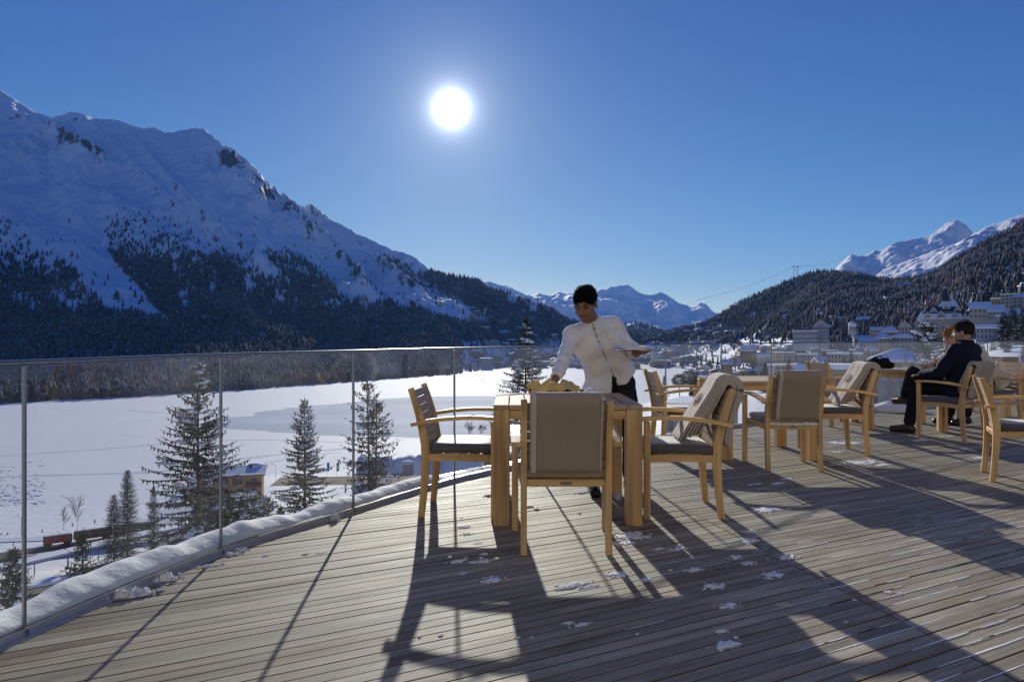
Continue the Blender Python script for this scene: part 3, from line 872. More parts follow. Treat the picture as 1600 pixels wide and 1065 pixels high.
gr = gn.new('ShaderNodeMapRange'); gr.inputs['From Min'].default_value = 0.35; gr.inputs['From Max'].default_value = 0.75; gr.inputs['To Min'].default_value = 0.004; gr.inputs['To Max'].default_value = 0.035
gl.new(gz.outputs['Fac'], gr.inputs['Value'])
gl.new(gr.outputs[0], g_m2.inputs['Fac']); gl.new(g_t.outputs[0], g_m2.inputs[1]); gl.new(g_d.outputs[0], g_m2.inputs[2])
gl.new(g_f.outputs[0], g_m.inputs['Fac']); gl.new(g_m2.outputs[0], g_m.inputs[1]); gl.new(g_g.outputs[0], g_m.inputs[2])
gl.new(g_m.outputs[0], gn['Material Output'].inputs['Surface'])
RH = 1.105
railing = empty('glass_railing', (RAIL[8][0], RAIL[8][1], 0), 0, 'curved glass railing with slim steel posts along the terrace edge', 'railing')
RO = Vector((RAIL[8][0], RAIL[8][1], 0))
def rp(p, z): return Vector((p[0], p[1], z))-RO
mb = MB(); mb.tube([rp(p, RH-0.009) for p in RC], 0.0082, 8); mb.build('top_rail', M_STEEL, railing)
for i, p in enumerate(RAIL):
    c = RC[min(i*6, len(RC)-1)]; t = (RC[min(i*6+1, len(RC)-1)]-RC[max(i*6-1, 0)]).normalized(); rz = math.atan2(t.y, t.x)
    mb = MB(); mb.box(rp((p[0], p[1]), RH/2-0.04), (0.012, 0.018, RH+0.03), rz, 0.003)
    mb.box(rp((p[0], p[1]), 0.012), (0.022, 0.030, 0.03), rz, 0.003)
    mb.build('post', M_STEEL, railing)
    if i < len(RAIL)-1:
        seg = RC[i*6:i*6+7]
        e0 = (seg[1]-seg[0]).normalized()*0.012; e1 = (seg[-1]-seg[-2]).normalized()*0.012
        seg = [seg[0]+e0]+seg[1:-1]+[seg[-1]-e1]
        vs, fs = [], []
        th = 0.006
        nn_ = len(seg)
        for q, s_ in enumerate(seg):
            t = (seg[min(q+1, nn_-1)]-seg[max(q-1, 0)]).normalized(); o = Vector((-t.y, t.x, 0))*th
            vs += [rp(s_-o, 0.03), rp(s_+o, 0.03), rp(s_+o, RH-0.020), rp(s_-o, RH-0.020)]
        for q in range(nn_-1):
            for w in range(4): fs.append((q*4+w, q*4+(w+1) % 4, (q+1)*4+(w+1) % 4, (q+1)*4+w))
        fs.append((0, 1, 2, 3)); fs.append(tuple((nn_-1)*4+w for w in (3, 2, 1, 0)))
        MB().add(vs, fs).build('pane', M_GLASS, railing)
def rail_strip(name, d0, d1, z0, z1, m):
    a, b = offset(RC, d0), offset(RC, d1); vs, fs = [], []
    for p, q in zip(a, b): vs += [rp(p, z0), rp(q, z0), rp(q, z1), rp(p, z1)]
    for i in range(len(a)-1):
        for w in range(4): fs.append((i*4+w, i*4+(w+1) % 4, (i+1)*4+(w+1) % 4, (i+1)*4+w))
    fs.append((0, 1, 2, 3)); e_ = (len(a)-1)*4; fs.append((e_+3, e_+2, e_+1, e_))
    return MB().add(vs, fs).build(name, m, railing)
rail_strip('base_channel', -0.0435, -0.012, -0.12, 0.004, M_ALU)
rail_strip('glazing_trim', -0.0105, -0.006, -0.10, 0.034, M_ALU)
rail_strip('outer_channel', 0.0075, 0.030, -0.12, 0.034, M_DARKMETAL)
rail_strip('ledge', 0.031, 0.46, -0.30, -0.05, M_ALU)

# ---- snow lying on the ledge outside the glass
def ledge_snow():
    pts = curve_pts(RAIL, 40); N = len(pts); nw = 14
    vs, fs = [], []
    for i, p in enumerate(pts):
        t = (pts[min(i+1, N-1)]-pts[max(i-1, 0)]).normalized(); o = Vector((-t.y, t.x, 0))
        s = i/40.0
        prof = np.interp(s, [0, 5, 6.2, 6.55, 6.7, 7.0, 7.8, 8.2, 9, 12, 14, 16, 24], [0.12, 0.125, 0.13, 0.12, 0.085, 0.125, 0.105, 0.075, 0.06, 0.05, 0.06, 0.11, 0.09])
        wid = np.interp(s, [0, 5, 8, 9, 13, 16, 24], [0.36, 0.36, 0.30, 0.14, 0.14, 0.3, 0.3])
        wob = 0.02*float(fbm(np.array(s*3.1), np.array(0.5), 3, 2))+0.006*float(fbm(np.array(s*7.0), np.array(0.7), 2, 6))
        for w in range(nw):
            f = w/(nw-1)
            hgt = (prof+wob)*(0.30+0.70*math.sin(math.pi*min(1, 0.04+f*1.05))**0.7)*max(0, 1-f**3.2)**0.5
            hgt += 0.006*float(perlin(s*6, f*3, 3))
            if w == nw-1: hgt = -0.0
            q = p+o*(0.0085+wid*f*(1+0.15*float(perlin(s*4, 3.3, 9))))
            if w == 0: vs.append((q.x, q.y, -0.06))
            vs.append((q.x, q.y, -0.055+max(0, hgt)+0.035*(1-f)))
    nw += 1
    for i in range(N-1):
        for w in range(nw-1): fs.append((i*nw+w, (i+1)*nw+w, (i+1)*nw+w+1, i*nw+w+1))
    o = link('snow_bank', np_mesh('snow_bank', vs, fs, True), M_SNOW)
    tag(o, 'rounded bank of snow lying on the ledge outside the glass railing', 'snow', kind='stuff')
ledge_snow()

# ---- the hotel behind the photographer: pale front facing the sun, its windows mirrored in the railing glass
M_PLASTER = mat('hotel_plaster', (0.34, 0.32, 0.285), 0.85, 0.06, 0.6)
M_WINDOW = mat('hotel_window_glass', (0.06, 0.07, 0.09), 0.08, 0.1, 1, spec=0.6)
M_FRAME = mat('white_frame', (0.75, 0.74, 0.70), 0.6, 0.05, 2)
hotel = empty('grand_hotel', (4, -9.0, 0), 0, 'tall pale yellow hotel front behind the terrace, mirrored in the railing', 'hotel')
MB().box((0, -1.5, 6.5), (44, 3, 31)).build('wall', M_PLASTER, hotel)
MB().box((0, 0.25, 22.3), (46, 4.5, 0.6)).build('roof', M_FRAME, hotel)
wme = fme = None
for fl_i in range(6):
    for c_i in range(12):
        x, z = -19+c_i*3.45, 0.2+fl_i*3.6
        if wme is None:
            fme = MB().box((0, 0.02, 1.25), (1.5, 0.1, 2.4)).mesh('window'); wme = MB().box((0, 0.08, 1.25), (1.25, 0.02, 2.15)).mesh('pane')
            fme.materials.append(M_FRAME); wme.materials.append(M_WINDOW)
        w = link('window', fme, None, hotel); w.location = (x, 0, z)
        q = link('pane', wme, None, w)
# ================================================================== TABLES AND CHAIRS
def wood(name, axis, col, var=0.36, rough=0.5):
    st = [1, 1, 1]; st[axis] = 0.05
    return mat(name, col, rough, var, 22, 0.0012, 60, stretch=tuple(st), rand=0.10, spec=0.22)
TEAK = (0.68, 0.435, 0.195)
M_TEAK_Z = wood('teak_upright', 2, TEAK); M_TEAK_X = wood('teak_across', 0, TEAK); M_TEAK_Y = wood('teak_along', 1, TEAK)
M_TEAK_TOP = wood('teak_bleached', 1, (0.48, 0.36, 0.24), 0.18, 0.72); M_TEAK_TOPX = wood('teak_bleached_across', 0, (0.48, 0.35, 0.23), 0.18, 0.72)
M_SLAT = wood('teak_slat', 0, (0.47, 0.35, 0.22), 0.2, 0.5)
M_CUSHION = mat('charcoal_canvas', (0.080, 0.074, 0.075), 0.5, 0.15, 120, 0.0006, 700, spec=0.5, sheen=0.9)
M_PLATE = mat('tarnished_plate', (0.30, 0.25, 0.17), 0.45, 0.2, 60, metal=0.8)
BACK = [(0.0, 0.0), (0.014, 0.13), (0.025, 0.27), (0.030, 0.38), (0.027, 0.47), (0.010, 0.57), (-0.014, 0.67), (-0.042, 0.76), (-0.072, 0.848)]
def back_at(z):
    a = np.array(BACK); return float(np.interp(z, a[:, 1], a[:, 0]))
XP, XA = 0.2325, 0.2785
def make_chair():
    c = empty('armchair')
    for s in (-1, 1):
        MB().strip([(s*XP, y, z) for y, z in BACK], (1, 0, 0), 0.034, [0.040, 0.044, 0.050, 0.054, 0.054, 0.050, 0.046, 0.041, 0.034]).build('back_leg', M_TEAK_Z, c)
        MB().box((s*XA, 0.490, 0.318), (0.040, 0.042, 0.636), 0, 0.003).build('leg', M_TEAK_Z, c)
        arm = [(s*XA, -0.058, 0.612), (s*XA, 0.04, 0.634), (s*XA, 0.15, 0.650), (s*XA, 0.28, 0.6605), (s*XA, 0.40, 0.661), (s*XA, 0.522, 0.652)]
        MB().strip(arm, (1, 0, 0), [0.046, 0.050, 0.054, 0.056, 0.056, 0.052], 0.025).build('armrest', M_TEAK_Y, c)
        MB().strip([(s*0.236, 0.055, 0.388), (s*0.245, 0.20, 0.396), (s*0.252, 0.34, 0.396), (s*0.2585, 0.4685, 0.391)], (1, 0, 0), 0.024, 0.050).build('seat_rail', M_TEAK_Y, c)
    MB().box((0, 0.490, 0.392), (2*XA-0.042, 0.026, 0.048), 0, 0.002).build('front_rail', M_TEAK_X, c)
    r = MB().box((0, 0.030, 0.388), (2*XP-0.035, 0.030, 0.040), 0, 0.002).build('back_rail', M_TEAK_X, c)
    MB().box((0, 0.0135, 0.388), (0.062, 0.003, 0.014)).build('maker_plate', M_PLATE, r)
    for k in range(5): MB().box((0, 0.09+k*0.085, 0.402), (0.462, 0.062, 0.016), 0, 0.002).build('seat_slat', M_SLAT, c)
    for k in range(8):
        z0 = 0.418+k*0.0525; z1 = z0+0.0465
        MB().strip([(0, back_at(z0)+0.010, z0), (0, back_at((z0+z1)/2)+0.010, (z0+z1)/2), (0, back_at(z1)+0.010, z1)], (1, 0, 0), 2*XP-0.0345, 0.015).build('slat', M_SLAT, c)
    me = MB().box((0, 0.272, 0.4475), (0.486, 0.44, 0.054), 0, 0.016).mesh('cushion')
    bm = bmesh.new(); bm.from_mesh(me); bmesh.ops.subdivide_edges(bm, edges=bm.edges[:], cuts=3, use_grid_fill=True)
    for v in bm.verts:
        if v.co.z > 0.465: v.co.z += 0.008*(1-(v.co.x/0.24)**2)*(1-((v.co.y-0.272)/0.22)**2)
    bm.to_mesh(me); bm.free()
    for p in me.polygons: p.use_smooth = True
    link('cushion', me, M_CUSHION, c)
    return c
CH_GROUP = 'teak armchairs on the terrace'
chair0 = make_chair(); used = [False]
def chair(rear_a, rear_b, facing, label):
    """rear_a/rear_b: the two rear feet on the deck; facing: rough direction the sitter looks."""
    a, b = Vector((rear_a[0], rear_a[1])), Vector((rear_b[0], rear_b[1]))
    m = (a+b)/2; d = b-a; n = Vector((-d.y, d.x)).normalized()
    if n.dot(Vector(facing)) < 0: n = -n
    rz = math.atan2(n.y, n.x)-math.pi/2
    o = chair0 if not used[0] else copy_tree(chair0)
    used[0] = True
    o.location = (m.x, m.y, 0.002); o.rotation_euler = (0, 0, rz)
    tag(o, label, 'chair', CH_GROUP)
    return o
C1 = chair((-0.602, 4.726), (-0.574, 5.179), (1, 0), 'bare teak armchair beside the railing, facing the table with the bread basket')
C2 = chair((0.071, 3.889), (0.5235, 3.889), (0, 1), 'nearest teak armchair, back to the viewer, grey blanket hung squarely over it')
C3 = chair((1.375, 4.673), (1.398, 5.123), (-1, 0), 'teak armchair facing left at the waiter\'s table with a rolled beige blanket')
C4 = chair((1.485, 7.06), (1.475, 7.515), (1, 0), 'bare teak armchair just right of the waiter, facing the empty table')
C5 = chair((2.27, 6.28), (2.725, 6.28), (0, 1), 'teak armchair, back to the viewer, at the empty table, grey blanket over it')
C6 = chair((3.55, 7.09), (3.575, 7.545), (-1, 0), 'teak armchair facing left at the empty table with a beige blanket')
C7 = chair((4.20, 9.35), (4.13, 9.80), (1, 0.1), 'bare teak armchair on the far side of the blanket chair, at the couple\'s table')
C8 = chair((5.14, 8.07), (5.54, 8.31), (-0.28, 0.47), 'teak armchair on which the man in navy sits')
C9 = chair((6.78, 9.45), (6.72, 9.92), (-1, 0), 'teak armchair on which the person in the cream coat sits')
C10 = chair((3.95, 5.84), (4.16, 6.27), (1, -0.4), 'bare teak armchair nearest the right edge, seen from its side, turned away')

def make_table():
    t = empty('dining_table')
    S, HT = 0.94, 0.762
    h = S/2
    for sx in (-1, 1):
        for sy in (-1, 1):
            MB().box((sx*(h-0.051), sy*(h-0.051), 0.366), (0.100, 0.100, 0.732), 0, 0.003).build('leg', M_TEAK_Z, t)
    for s in (-1, 1):
        MB().box((0, s*(h-0.03), 0.700), (S-0.206, 0.026, 0.058), 0, 0.002).build('apron', M_TEAK_X, t)
        MB().box((s*(h-0.03), 0, 0.700), (0.026, S-0.206, 0.058), 0, 0.002).build('apron', M_TEAK_Y, t)
        MB().box((0, s*(h-0.0485), HT-0.0145), (S-0.2, 0.095, 0.029), 0, 0.002).build('top_rail', M_TEAK_TOPX, t)
        MB().box((s*(h-0.0485), 0, HT-0.0145), (0.095, S, 0.029), 0, 0.002).build('top_rail', M_TEAK_TOP, t)
    n = 7; w = (S-0.2)/n
    for k in range(n):
        MB().box((-(S-0.2)/2+w*(k+0.5), 0, HT-0.016), (w-0.006, S-0.195, 0.024), 0, 0.002).build('tabletop_slat', M_TEAK_TOP, t)
    return t
table0 = make_table(); tused = [False]
def table(cx, cy, rz, label):
    o = table0 if not tused[0] else copy_tree(table0)
    tused[0] = True
    o.location = (cx, cy, 0.002); o.rotation_euler = (0, 0, rz); tag(o, label, 'table', 'square teak tables on the terrace')
    return o
T1 = table(0.352, 4.932, 0, 'square teak table the waiter is laying')
T2 = table(2.487, 7.272, 0, 'empty square teak table with four chairs, bare top in the sun')
T3 = table(5.09, 9.42, R(-14), 'teak table with glasses where the couple sits')
T4 = table(7.70, 10.90, 0, 'teak table cut off by the right edge behind the couple')

# ---- blankets over the chair backs
M_WOOL = mat('taupe_wool', (0.355, 0.275, 0.190), 0.95, 0.14, 260, 0.0015, 420, spec=0.1, sheen=0.5)
M_WOOL_PALE = mat('beige_wool', (0.42, 0.345, 0.265), 0.95, 0.12, 220, 0.0015, 420, spec=0.1, sheen=0.5)
M_HEM = mat('pale_hem', (0.56, 0.50, 0.42), 0.95, 0.08, 150, spec=0.1)
def back_frame(z):
    e = 0.01
    t = Vector((back_at(z+e)-back_at(z-e), 2*e)).normalized()
    return Vector((back_at(z), z)), Vector((-t.y, t.x))      # point and its rearward normal (y, z)
def blanket(ch, label, w=0.39, z_rear=0.455, z_front=0.50, layers=3, flare=0.0, xo=0.0, m=None, seed=1, emblem=False, lay=0.011):
    rng = random.Random(seed)
    o = empty('blanket', ch.location, ch.rotation_euler.z, label, 'blanket', 'wool blankets over the chair backs')
    o.rotation_euler = ch.rotation_euler
    m = m or M_WOOL
    for k in range(layers):
        d = 0.029+lay*k+0.002
        zr = z_rear+0.012*(layers-1-k)+rng.uniform(-0.006, 0.006); zf = z_front+0.010*(layers-1-k)+rng.uniform(-0.01, 0.01)
        path = []
        for i in range(13):
            z = zr+(0.845-zr)*i/12; p, nrm_ = back_frame(min(z, 0.84)); path.append(Vector((p.x, z))+nrm_*d)
        pt, nt = back_frame(0.838); top = Vector((pt.x, 0.848)); tv = Vector((nt.y, -nt.x))
        if tv.y < 0: tv = -tv
        for i in range(1, 9):
            a = math.pi*i/9; path.append(top+nt*d*math.cos(a)+tv*d*math.sin(a)*0.9)
        for i in range(13):
            z = 0.845-(0.845-zf)*i/12; p, nrm_ = back_frame(min(z, 0.84))
            f = i/12
            path.append(Vector((p.x, z))-nrm_*d+Vector((flare*f**1.3*(0.6+0.4*k/max(1, layers-1)), 0)))
        nx = 15; ww = w*(1-0.012*k+rng.uniform(-0.01, 0.01)); xk = xo+rng.uniform(-0.006, 0.006)
        vs, fs = [], []; NP = len(path); th = lay*0.46
        for i, p in enumerate(path):
            t = (path[min(i+1, NP-1)]-path[max(i-1, 0)]).normalized(); nn2 = Vector((-t.y, t.x))
            for s in (-1, 1):
                for j in range(nx):
                    u = j/(nx-1)*2-1
                    bul = 0.003*float(perlin(u*2.2+seed, i*0.22, seed))+0.010*flare*6*float(perlin(u*1.5+seed, i*0.13, seed+5))*(i/NP)
                    q = p+nn2*(s*th*(1-0.5*max(0, abs(u)-0.93)/0.07)+bul)
                    vs.append((xk+u*ww/2*(1+0.006*math.sin(i*0.8+seed)), q.x, q.y))
        for i in range(NP-1):
            for j in range(nx-1):
                a, b = i*2*nx+j, (i+1)*2*nx+j
                fs.append((a, a+1, b+1, b)); fs.append((a+nx, b+nx, b+nx+1, a+nx+1))
            a, b = i*2*nx, (i+1)*2*nx
            fs.append((a, b, b+nx, a+nx)); fs.append((a+nx-1, a+2*nx-1, b+2*nx-1, b+nx-1))
        for i in (0, NP-1):
            for j in range(nx-1):
                a = i*2*nx+j; fs.append((a, a+nx, a+nx+1, a+1) if i == 0 else (a, a+1, a+nx+1, a+nx))
        me = np_mesh('fold', vs, fs, True); me.materials.append(m)
        fo = link('fold', me, None, o)
        for s in (-1, 1):
            MB().tube([(xk+s*ww/2, p.x, p.y) for p in path], lay*0.52, 6).build('hem', M_HEM, fo)
        if k == layers-1:
            st = MB()                                     # wide pale border along one edge
            sgn = -1
            pts = []
            for i, p in enumerate(path):
                t = (path[min(i+1, NP-1)]-path[max(i-1, 0)]).normalized(); nn2 = Vector((-t.y, t.x))
                q = p+nn2*(th+0.0035); pts.append((xk+sgn*(ww/2-0.013), q.x, q.y))
            st.strip(pts, (1, 0, 0), 0.024, 0.003); st.build('border', M_HEM, fo)
            if emblem:                                    # tone-on-tone stitched crest on the front fold
                e_ = MB(); ci = NP-9; c0 = path[ci]; t = (path[ci+1]-path[ci-1]).normalized(); nn2 = Vector((-t.y, t.x))
                if nn2.x < 0: nn2 = -nn2
                def ep(u, v): q = c0+t*v+nn2*(th+0.006); return (xk+0.02+u, q.x, q.y)
                for rr_ in (0.045,):
                    e_.tube([ep(rr_*math.cos(a*math.pi/8), rr_*1.1*math.sin(a*math.pi/8)) for a in range(17)], 0.0028, 5)
                e_.tube([ep(-0.018, -0.025), ep(-0.018, 0.025)], 0.003, 5); e_.tube([ep(0.018, -0.025), ep(-0.016, 0.0), ep(0.018, 0.025)], 0.003, 5)
                e_.build('embroidery', mat('stitching', (0.35, 0.285, 0.215), 0.9, 0.1, 100), fo)
    return o
blanket(C2, 'grey brown wool blanket squared over the back of the nearest chair', 0.385, 0.455, 0.50, 3, seed=2, xo=0.0, lay=0.008)
blanket(C5, 'grey brown wool blanket squared over the chair back at the empty table', 0.375, 0.47, 0.50, 3, seed=3, xo=0.015, lay=0.008)
blanket(C3, 'thick beige blanket with stitched crest draped over the chair at the waiter\'s table', 0.33, 0.46, 0.485, 5, 0.14, seed=5, m=M_WOOL_PALE, emblem=True, lay=0.015)
blanket(C6, 'thick beige blanket with stitched crest draped over the chair nearest the man\'s foot', 0.35, 0.49, 0.485, 5, 0.15, seed=6, m=M_WOOL_PALE, emblem=True, lay=0.013)
blanket(C8, 'taupe blanket hanging over the back of the seated man\'s chair', 0.37, 0.50, 0.50, 3, 0.05, seed=8, lay=0.013)
# ================================================================== PEOPLE
M_SKIN_B = mat('skin_brown', (0.26, 0.135, 0.082), 0.5, 0.10, 30, spec=0.35)
M_SKIN_L = mat('skin_light', (0.50, 0.28, 0.20), 0.5, 0.10, 30, spec=0.35)
M_HAIR_K = mat('hair_black', (0.009, 0.008, 0.0075), 0.75, 0.3, 60, spec=0.12)
M_HAIR_D = mat('hair_dark_brown', (0.020, 0.014, 0.010), 0.55, 0.4, 160, 0.002, 220)
M_HAIR_Y = mat('hair_blond', (0.46, 0.25, 0.08), 0.5, 0.35, 160, 0.002, 220)
M_JACKET = mat('white_cotton', (0.77, 0.76, 0.765), 0.85, 0.05, 12, 0.002, 90, spec=0.2, sheen=0.2)
M_TROUSER = mat('black_trousers', (0.016, 0.015, 0.017), 0.85, 0.2, 60, spec=0.2)
M_SHOE = mat('black_leather', (0.012, 0.011, 0.011), 0.35, 0.2, 30, spec=0.5)
M_SHOE_B = mat('brown_leather', (0.060, 0.030, 0.018), 0.4, 0.3, 30, spec=0.5)
M_NAVY = mat('navy_jacket', (0.009, 0.010, 0.026), 0.8, 0.25, 40, 0.002, 60, spec=0.2)
M_GREYTRIM = mat('grey_lining', (0.30, 0.28, 0.25), 0.9, 0.1, 60)
M_CREAM = mat('cream_quilted_coat', (0.62, 0.56, 0.45), 0.8, 0.08, 18, 0.006, 25, spec=0.25)
M_EYE = mat('eye_dark', (0.015, 0.010, 0.008), 0.25, 0.1, 30, spec=0.5)
M_LIP = mat('lip', (0.20, 0.075, 0.060), 0.45, 0.1, 30)
M_TEETH = mat('teeth', (0.42, 0.38, 0.33), 0.35, 0.05, 30)
M_GOLD = mat('brass_button', (0.50, 0.36, 0.14), 0.35, 0.1, 60, metal=0.9)

def spindles(P, D, L, Wd):
    """Many little three-sided twigs: roots P, directions D (unit), lengths L, widths Wd."""
    n = len(P); up = np.array([0.13, 0.21, 0.97])
    a = np.cross(D, up); a /= np.linalg.norm(a, axis=1, keepdims=True)+1e-9; b = np.cross(a, D)
    V = np.zeros((n, 5, 3)); V[:, 0] = P; mid = P+D*(L*0.42)[:, None]; V[:, 4] = P+D*L[:, None]
    for k in range(3):
        q = 2*np.pi*k/3+0.5; V[:, 1+k] = mid+(a*math.cos(q)+b*math.sin(q)*0.55)*Wd[:, None]
    f = np.array([(0, 2, 1), (0, 3, 2), (0, 1, 3), (4, 1, 2), (4, 2, 3), (4, 3, 1)])
    return V.reshape(-1, 3), (f[None]+np.arange(n)[:, None, None]*5).reshape(-1, 3)
def frame(fwd, up):
    f = Vector(fwd).normalized(); u = Vector(up); u = (u-f*u.dot(f)).normalized(); l = u.cross(f)
    return np.array([[l.x, f.x, u.x], [l.y, f.y, u.y], [l.z, f.z, u.z]])     # columns: left, forward, up
def head_local(X, Y, Z, c, A):
    p = np.stack([X-c[0], Y-c[1], Z-c[2]], -1) @ A
    return p[..., 0], p[..., 1], p[..., 2]
def sd_head(X, Y, Z, c, A):
    l, f, u = head_local(X, Y, Z, c, A)
    E = lambda cc, r: sd_ell(l, f, u, cc, r)
    d = smin(E((0, -0.012, 0.026), (0.075, 0.095, 0.090)), E((0, 0.030, -0.045), (0.060, 0.064, 0.072)), 0.03)
    d = smin(d, E((0, 0.066, -0.098), (0.026, 0.024, 0.022)), 0.025)
    al = np.abs(l)
    d = smin(d, sd_ell(al, f, u, (0.036, 0.066, -0.038), (0.026, 0.024, 0.026)), 0.02)      # cheeks
    d = smin(d, sd_ell(al, f, u, (0.030, 0.082, 0.020), (0.028, 0.013, 0.009)), 0.012)       # brows
    d = smax(d, -sd_ell(al, f, u, (0.031, 0.100, 0.000), (0.017, 0.013, 0.011)), 0.010)      # sockets
    d = smin(d, sd_cone(l, f, u, (0, 0.090, 0.008), (0, 0.109, -0.036), 0.008, 0.011), 0.010)
    d = smin(d, sd_ell(al, f, u, (0.011, 0.098, -0.041), (0.009, 0.011, 0.008)), 0.008)
    d = smin(d, E((0, 0.088, -0.072), (0.026, 0.011, 0.009)), 0.008)
    d = smin(d, sd_ell(al, f, u, (0.079, -0.006, -0.012), (0.009, 0.020, 0.032)), 0.006)     # ears
    return d
def sd_hair(X, Y, Z, c, A, long=0.0, vol=0.0):
    l, f, u = head_local(X, Y, Z, c, A)
    v = vol
    d = 0.006*perlin(l*55+f*25, u*40, 3)+0.003*perlin(l*140, f*90+u*60, 4)+sd_ell(l, f, u, (0, -0.018, 0.038), (0.0805+v, 0.099+v, 0.091+v))
    if long: d = smin(d, sd_ell(l, f, u, (0, -0.045, -0.06), (0.085, 0.065, 0.11*long)), 0.03)
    cut = 1.15*(f-0.034)-(u+0.015)+0.016*perlin(l*48+1.3, f*18, 5)+0.10*l*(f > 0.03)
    d = smax(d, cut*0.62, 0.006)
    if not long: d = smax(d, -(u+0.004+0.9*np.clip(-f-0.005, 0, 0.065))*0.75, 0.008)
    return d
def face_bits(person, c, A, smile=True):
    def pt(l, f, u): return Vector(c)+Vector(A @ np.array([l, f, u]))
    M4 = Matrix([[A[0][0], A[0][1], A[0][2], 0], [A[1][0], A[1][1], A[1][2], 0], [A[2][0], A[2][1], A[2][2], 0], [0, 0, 0, 1]])
    o0 = person.location
    for s in (-1, 1):
        MB().tube([pt(s*(0.020+0.006*k), 0.0905-0.0012*k*k*0.6, 0.002-0.0008*(k-2)**2)-o0 for k in range(5)], [0.002, 0.0042, 0.005, 0.0042, 0.002], 6).build('eye', M_EYE, person)
        MB().tube([pt(s*(0.014+0.009*k), 0.099-0.0022*k*k*0.7, 0.0215+0.0035*min(k, 2)-0.002*max(0, k-2))-o0 for k in range(5)], [0.002, 0.0036, 0.004, 0.0034, 0.0016], 6).build('eyebrow', M_HAIR_K, person)
    if smile:
        MB().tube([pt(-0.024+0.006*k, 0.0995-0.00055*(k-4)**2, -0.0715+0.0007*(k-4)**2)-o0 for k in range(9)], [0.001]+[0.0026]*7+[0.001], 6).build('teeth', M_TEETH, person)
        for dz, r_ in ((0.0058, 0.0034), (-0.0062, 0.0042)):
            MB().tube([pt(-0.027+0.00675*k, 0.0985-0.0006*(k-4)**2, -0.0715+dz*(1-abs(k-4)/4.2)+0.0008*(k-4)**2)-o0 for k in range(9)], [0.001]+[r_]*7+[0.001], 6).build('lip', M_LIP, person)
def hand_parts(w, d, n, side, curl=(0.5, 0.6, 0.7, 0.8), thumb=0.4, size=1.0):
    """Tapered capsules of a hand: w wrist, d finger direction, n palm normal, side +1/-1 where the thumb is."""
    w = Vector(w); d = Vector(d).normalized(); n = Vector(n); n = (n-d*n.dot(d)).normalized(); t = d.cross(n)*side
    out = []; s = size
    for k in (-1.15, -0.4, 0.35, 1.1):
        out.append((w+t*0.012*k*s, w+d*0.085*s+t*0.021*k*s, 0.017*s, 0.0125*s))
    for k, (off, L) in enumerate(((0.027, 0.072), (0.009, 0.082), (-0.009, 0.076), (-0.026, 0.058))):
        b = w+d*0.083*s+t*off*s; a = 0.0; c = curl[k]
        for q, frac in enumerate((0.46, 0.31, 0.23)):
            a += c*(0.7 if q == 0 else 1.0)
            e_ = b+(d*math.cos(a)+n*math.sin(a)+t*off*0.8*(1 if q == 0 else 0))*L*frac*s
            out.append((b, e_, (0.0095-0.0010*q)*s, (0.0088-0.0011*q)*s)); b = e_
    b = w+d*0.022*s+t*0.022*s
    td = (d*0.62+t*0.72+n*0.25*thumb).normalized(); e1 = b+td*0.045*s
    e2 = e1+(d*0.85+t*0.25+n*0.5*thumb).normalized()*0.034*s
    out += [(b, e1, 0.014*s, 0.0105*s), (e1, e2, 0.0105*s, 0.0085*s)]
    return out
def capsules(parts, k):
    def fn(X, Y, Z):
        d = None
        for (a, b, r1, r2) in parts:
            q = sd_cone(X, Y, Z, a, b, r1, r2); d = q if d is None else smin(d, q, k)
        return d
    return fn
def bounds(parts, pad):
    P = np.array([list(p[0]) for p in parts]+[list(p[1]) for p in parts]); return P.min(0)-pad, P.max(0)+pad
def nets(fn, lo, hi, h, org, name, m, parent=None, blend=0):
    V, Fq = surface_nets(fn, lo, hi, h)
    V = V-np.array(org)
    if parent is not None and isinstance(name, str):
        return link(name, np_mesh(name, V, Fq, True), m, parent)
    return V, Fq
def merged(chunks, name, m):
    V, Fc, b = [], [], 0
    for v, f in chunks: V.append(v); Fc.append(f+b); b += len(v)
    return np_mesh(name, np.concatenate(V), np.concatenate(Fc), True)

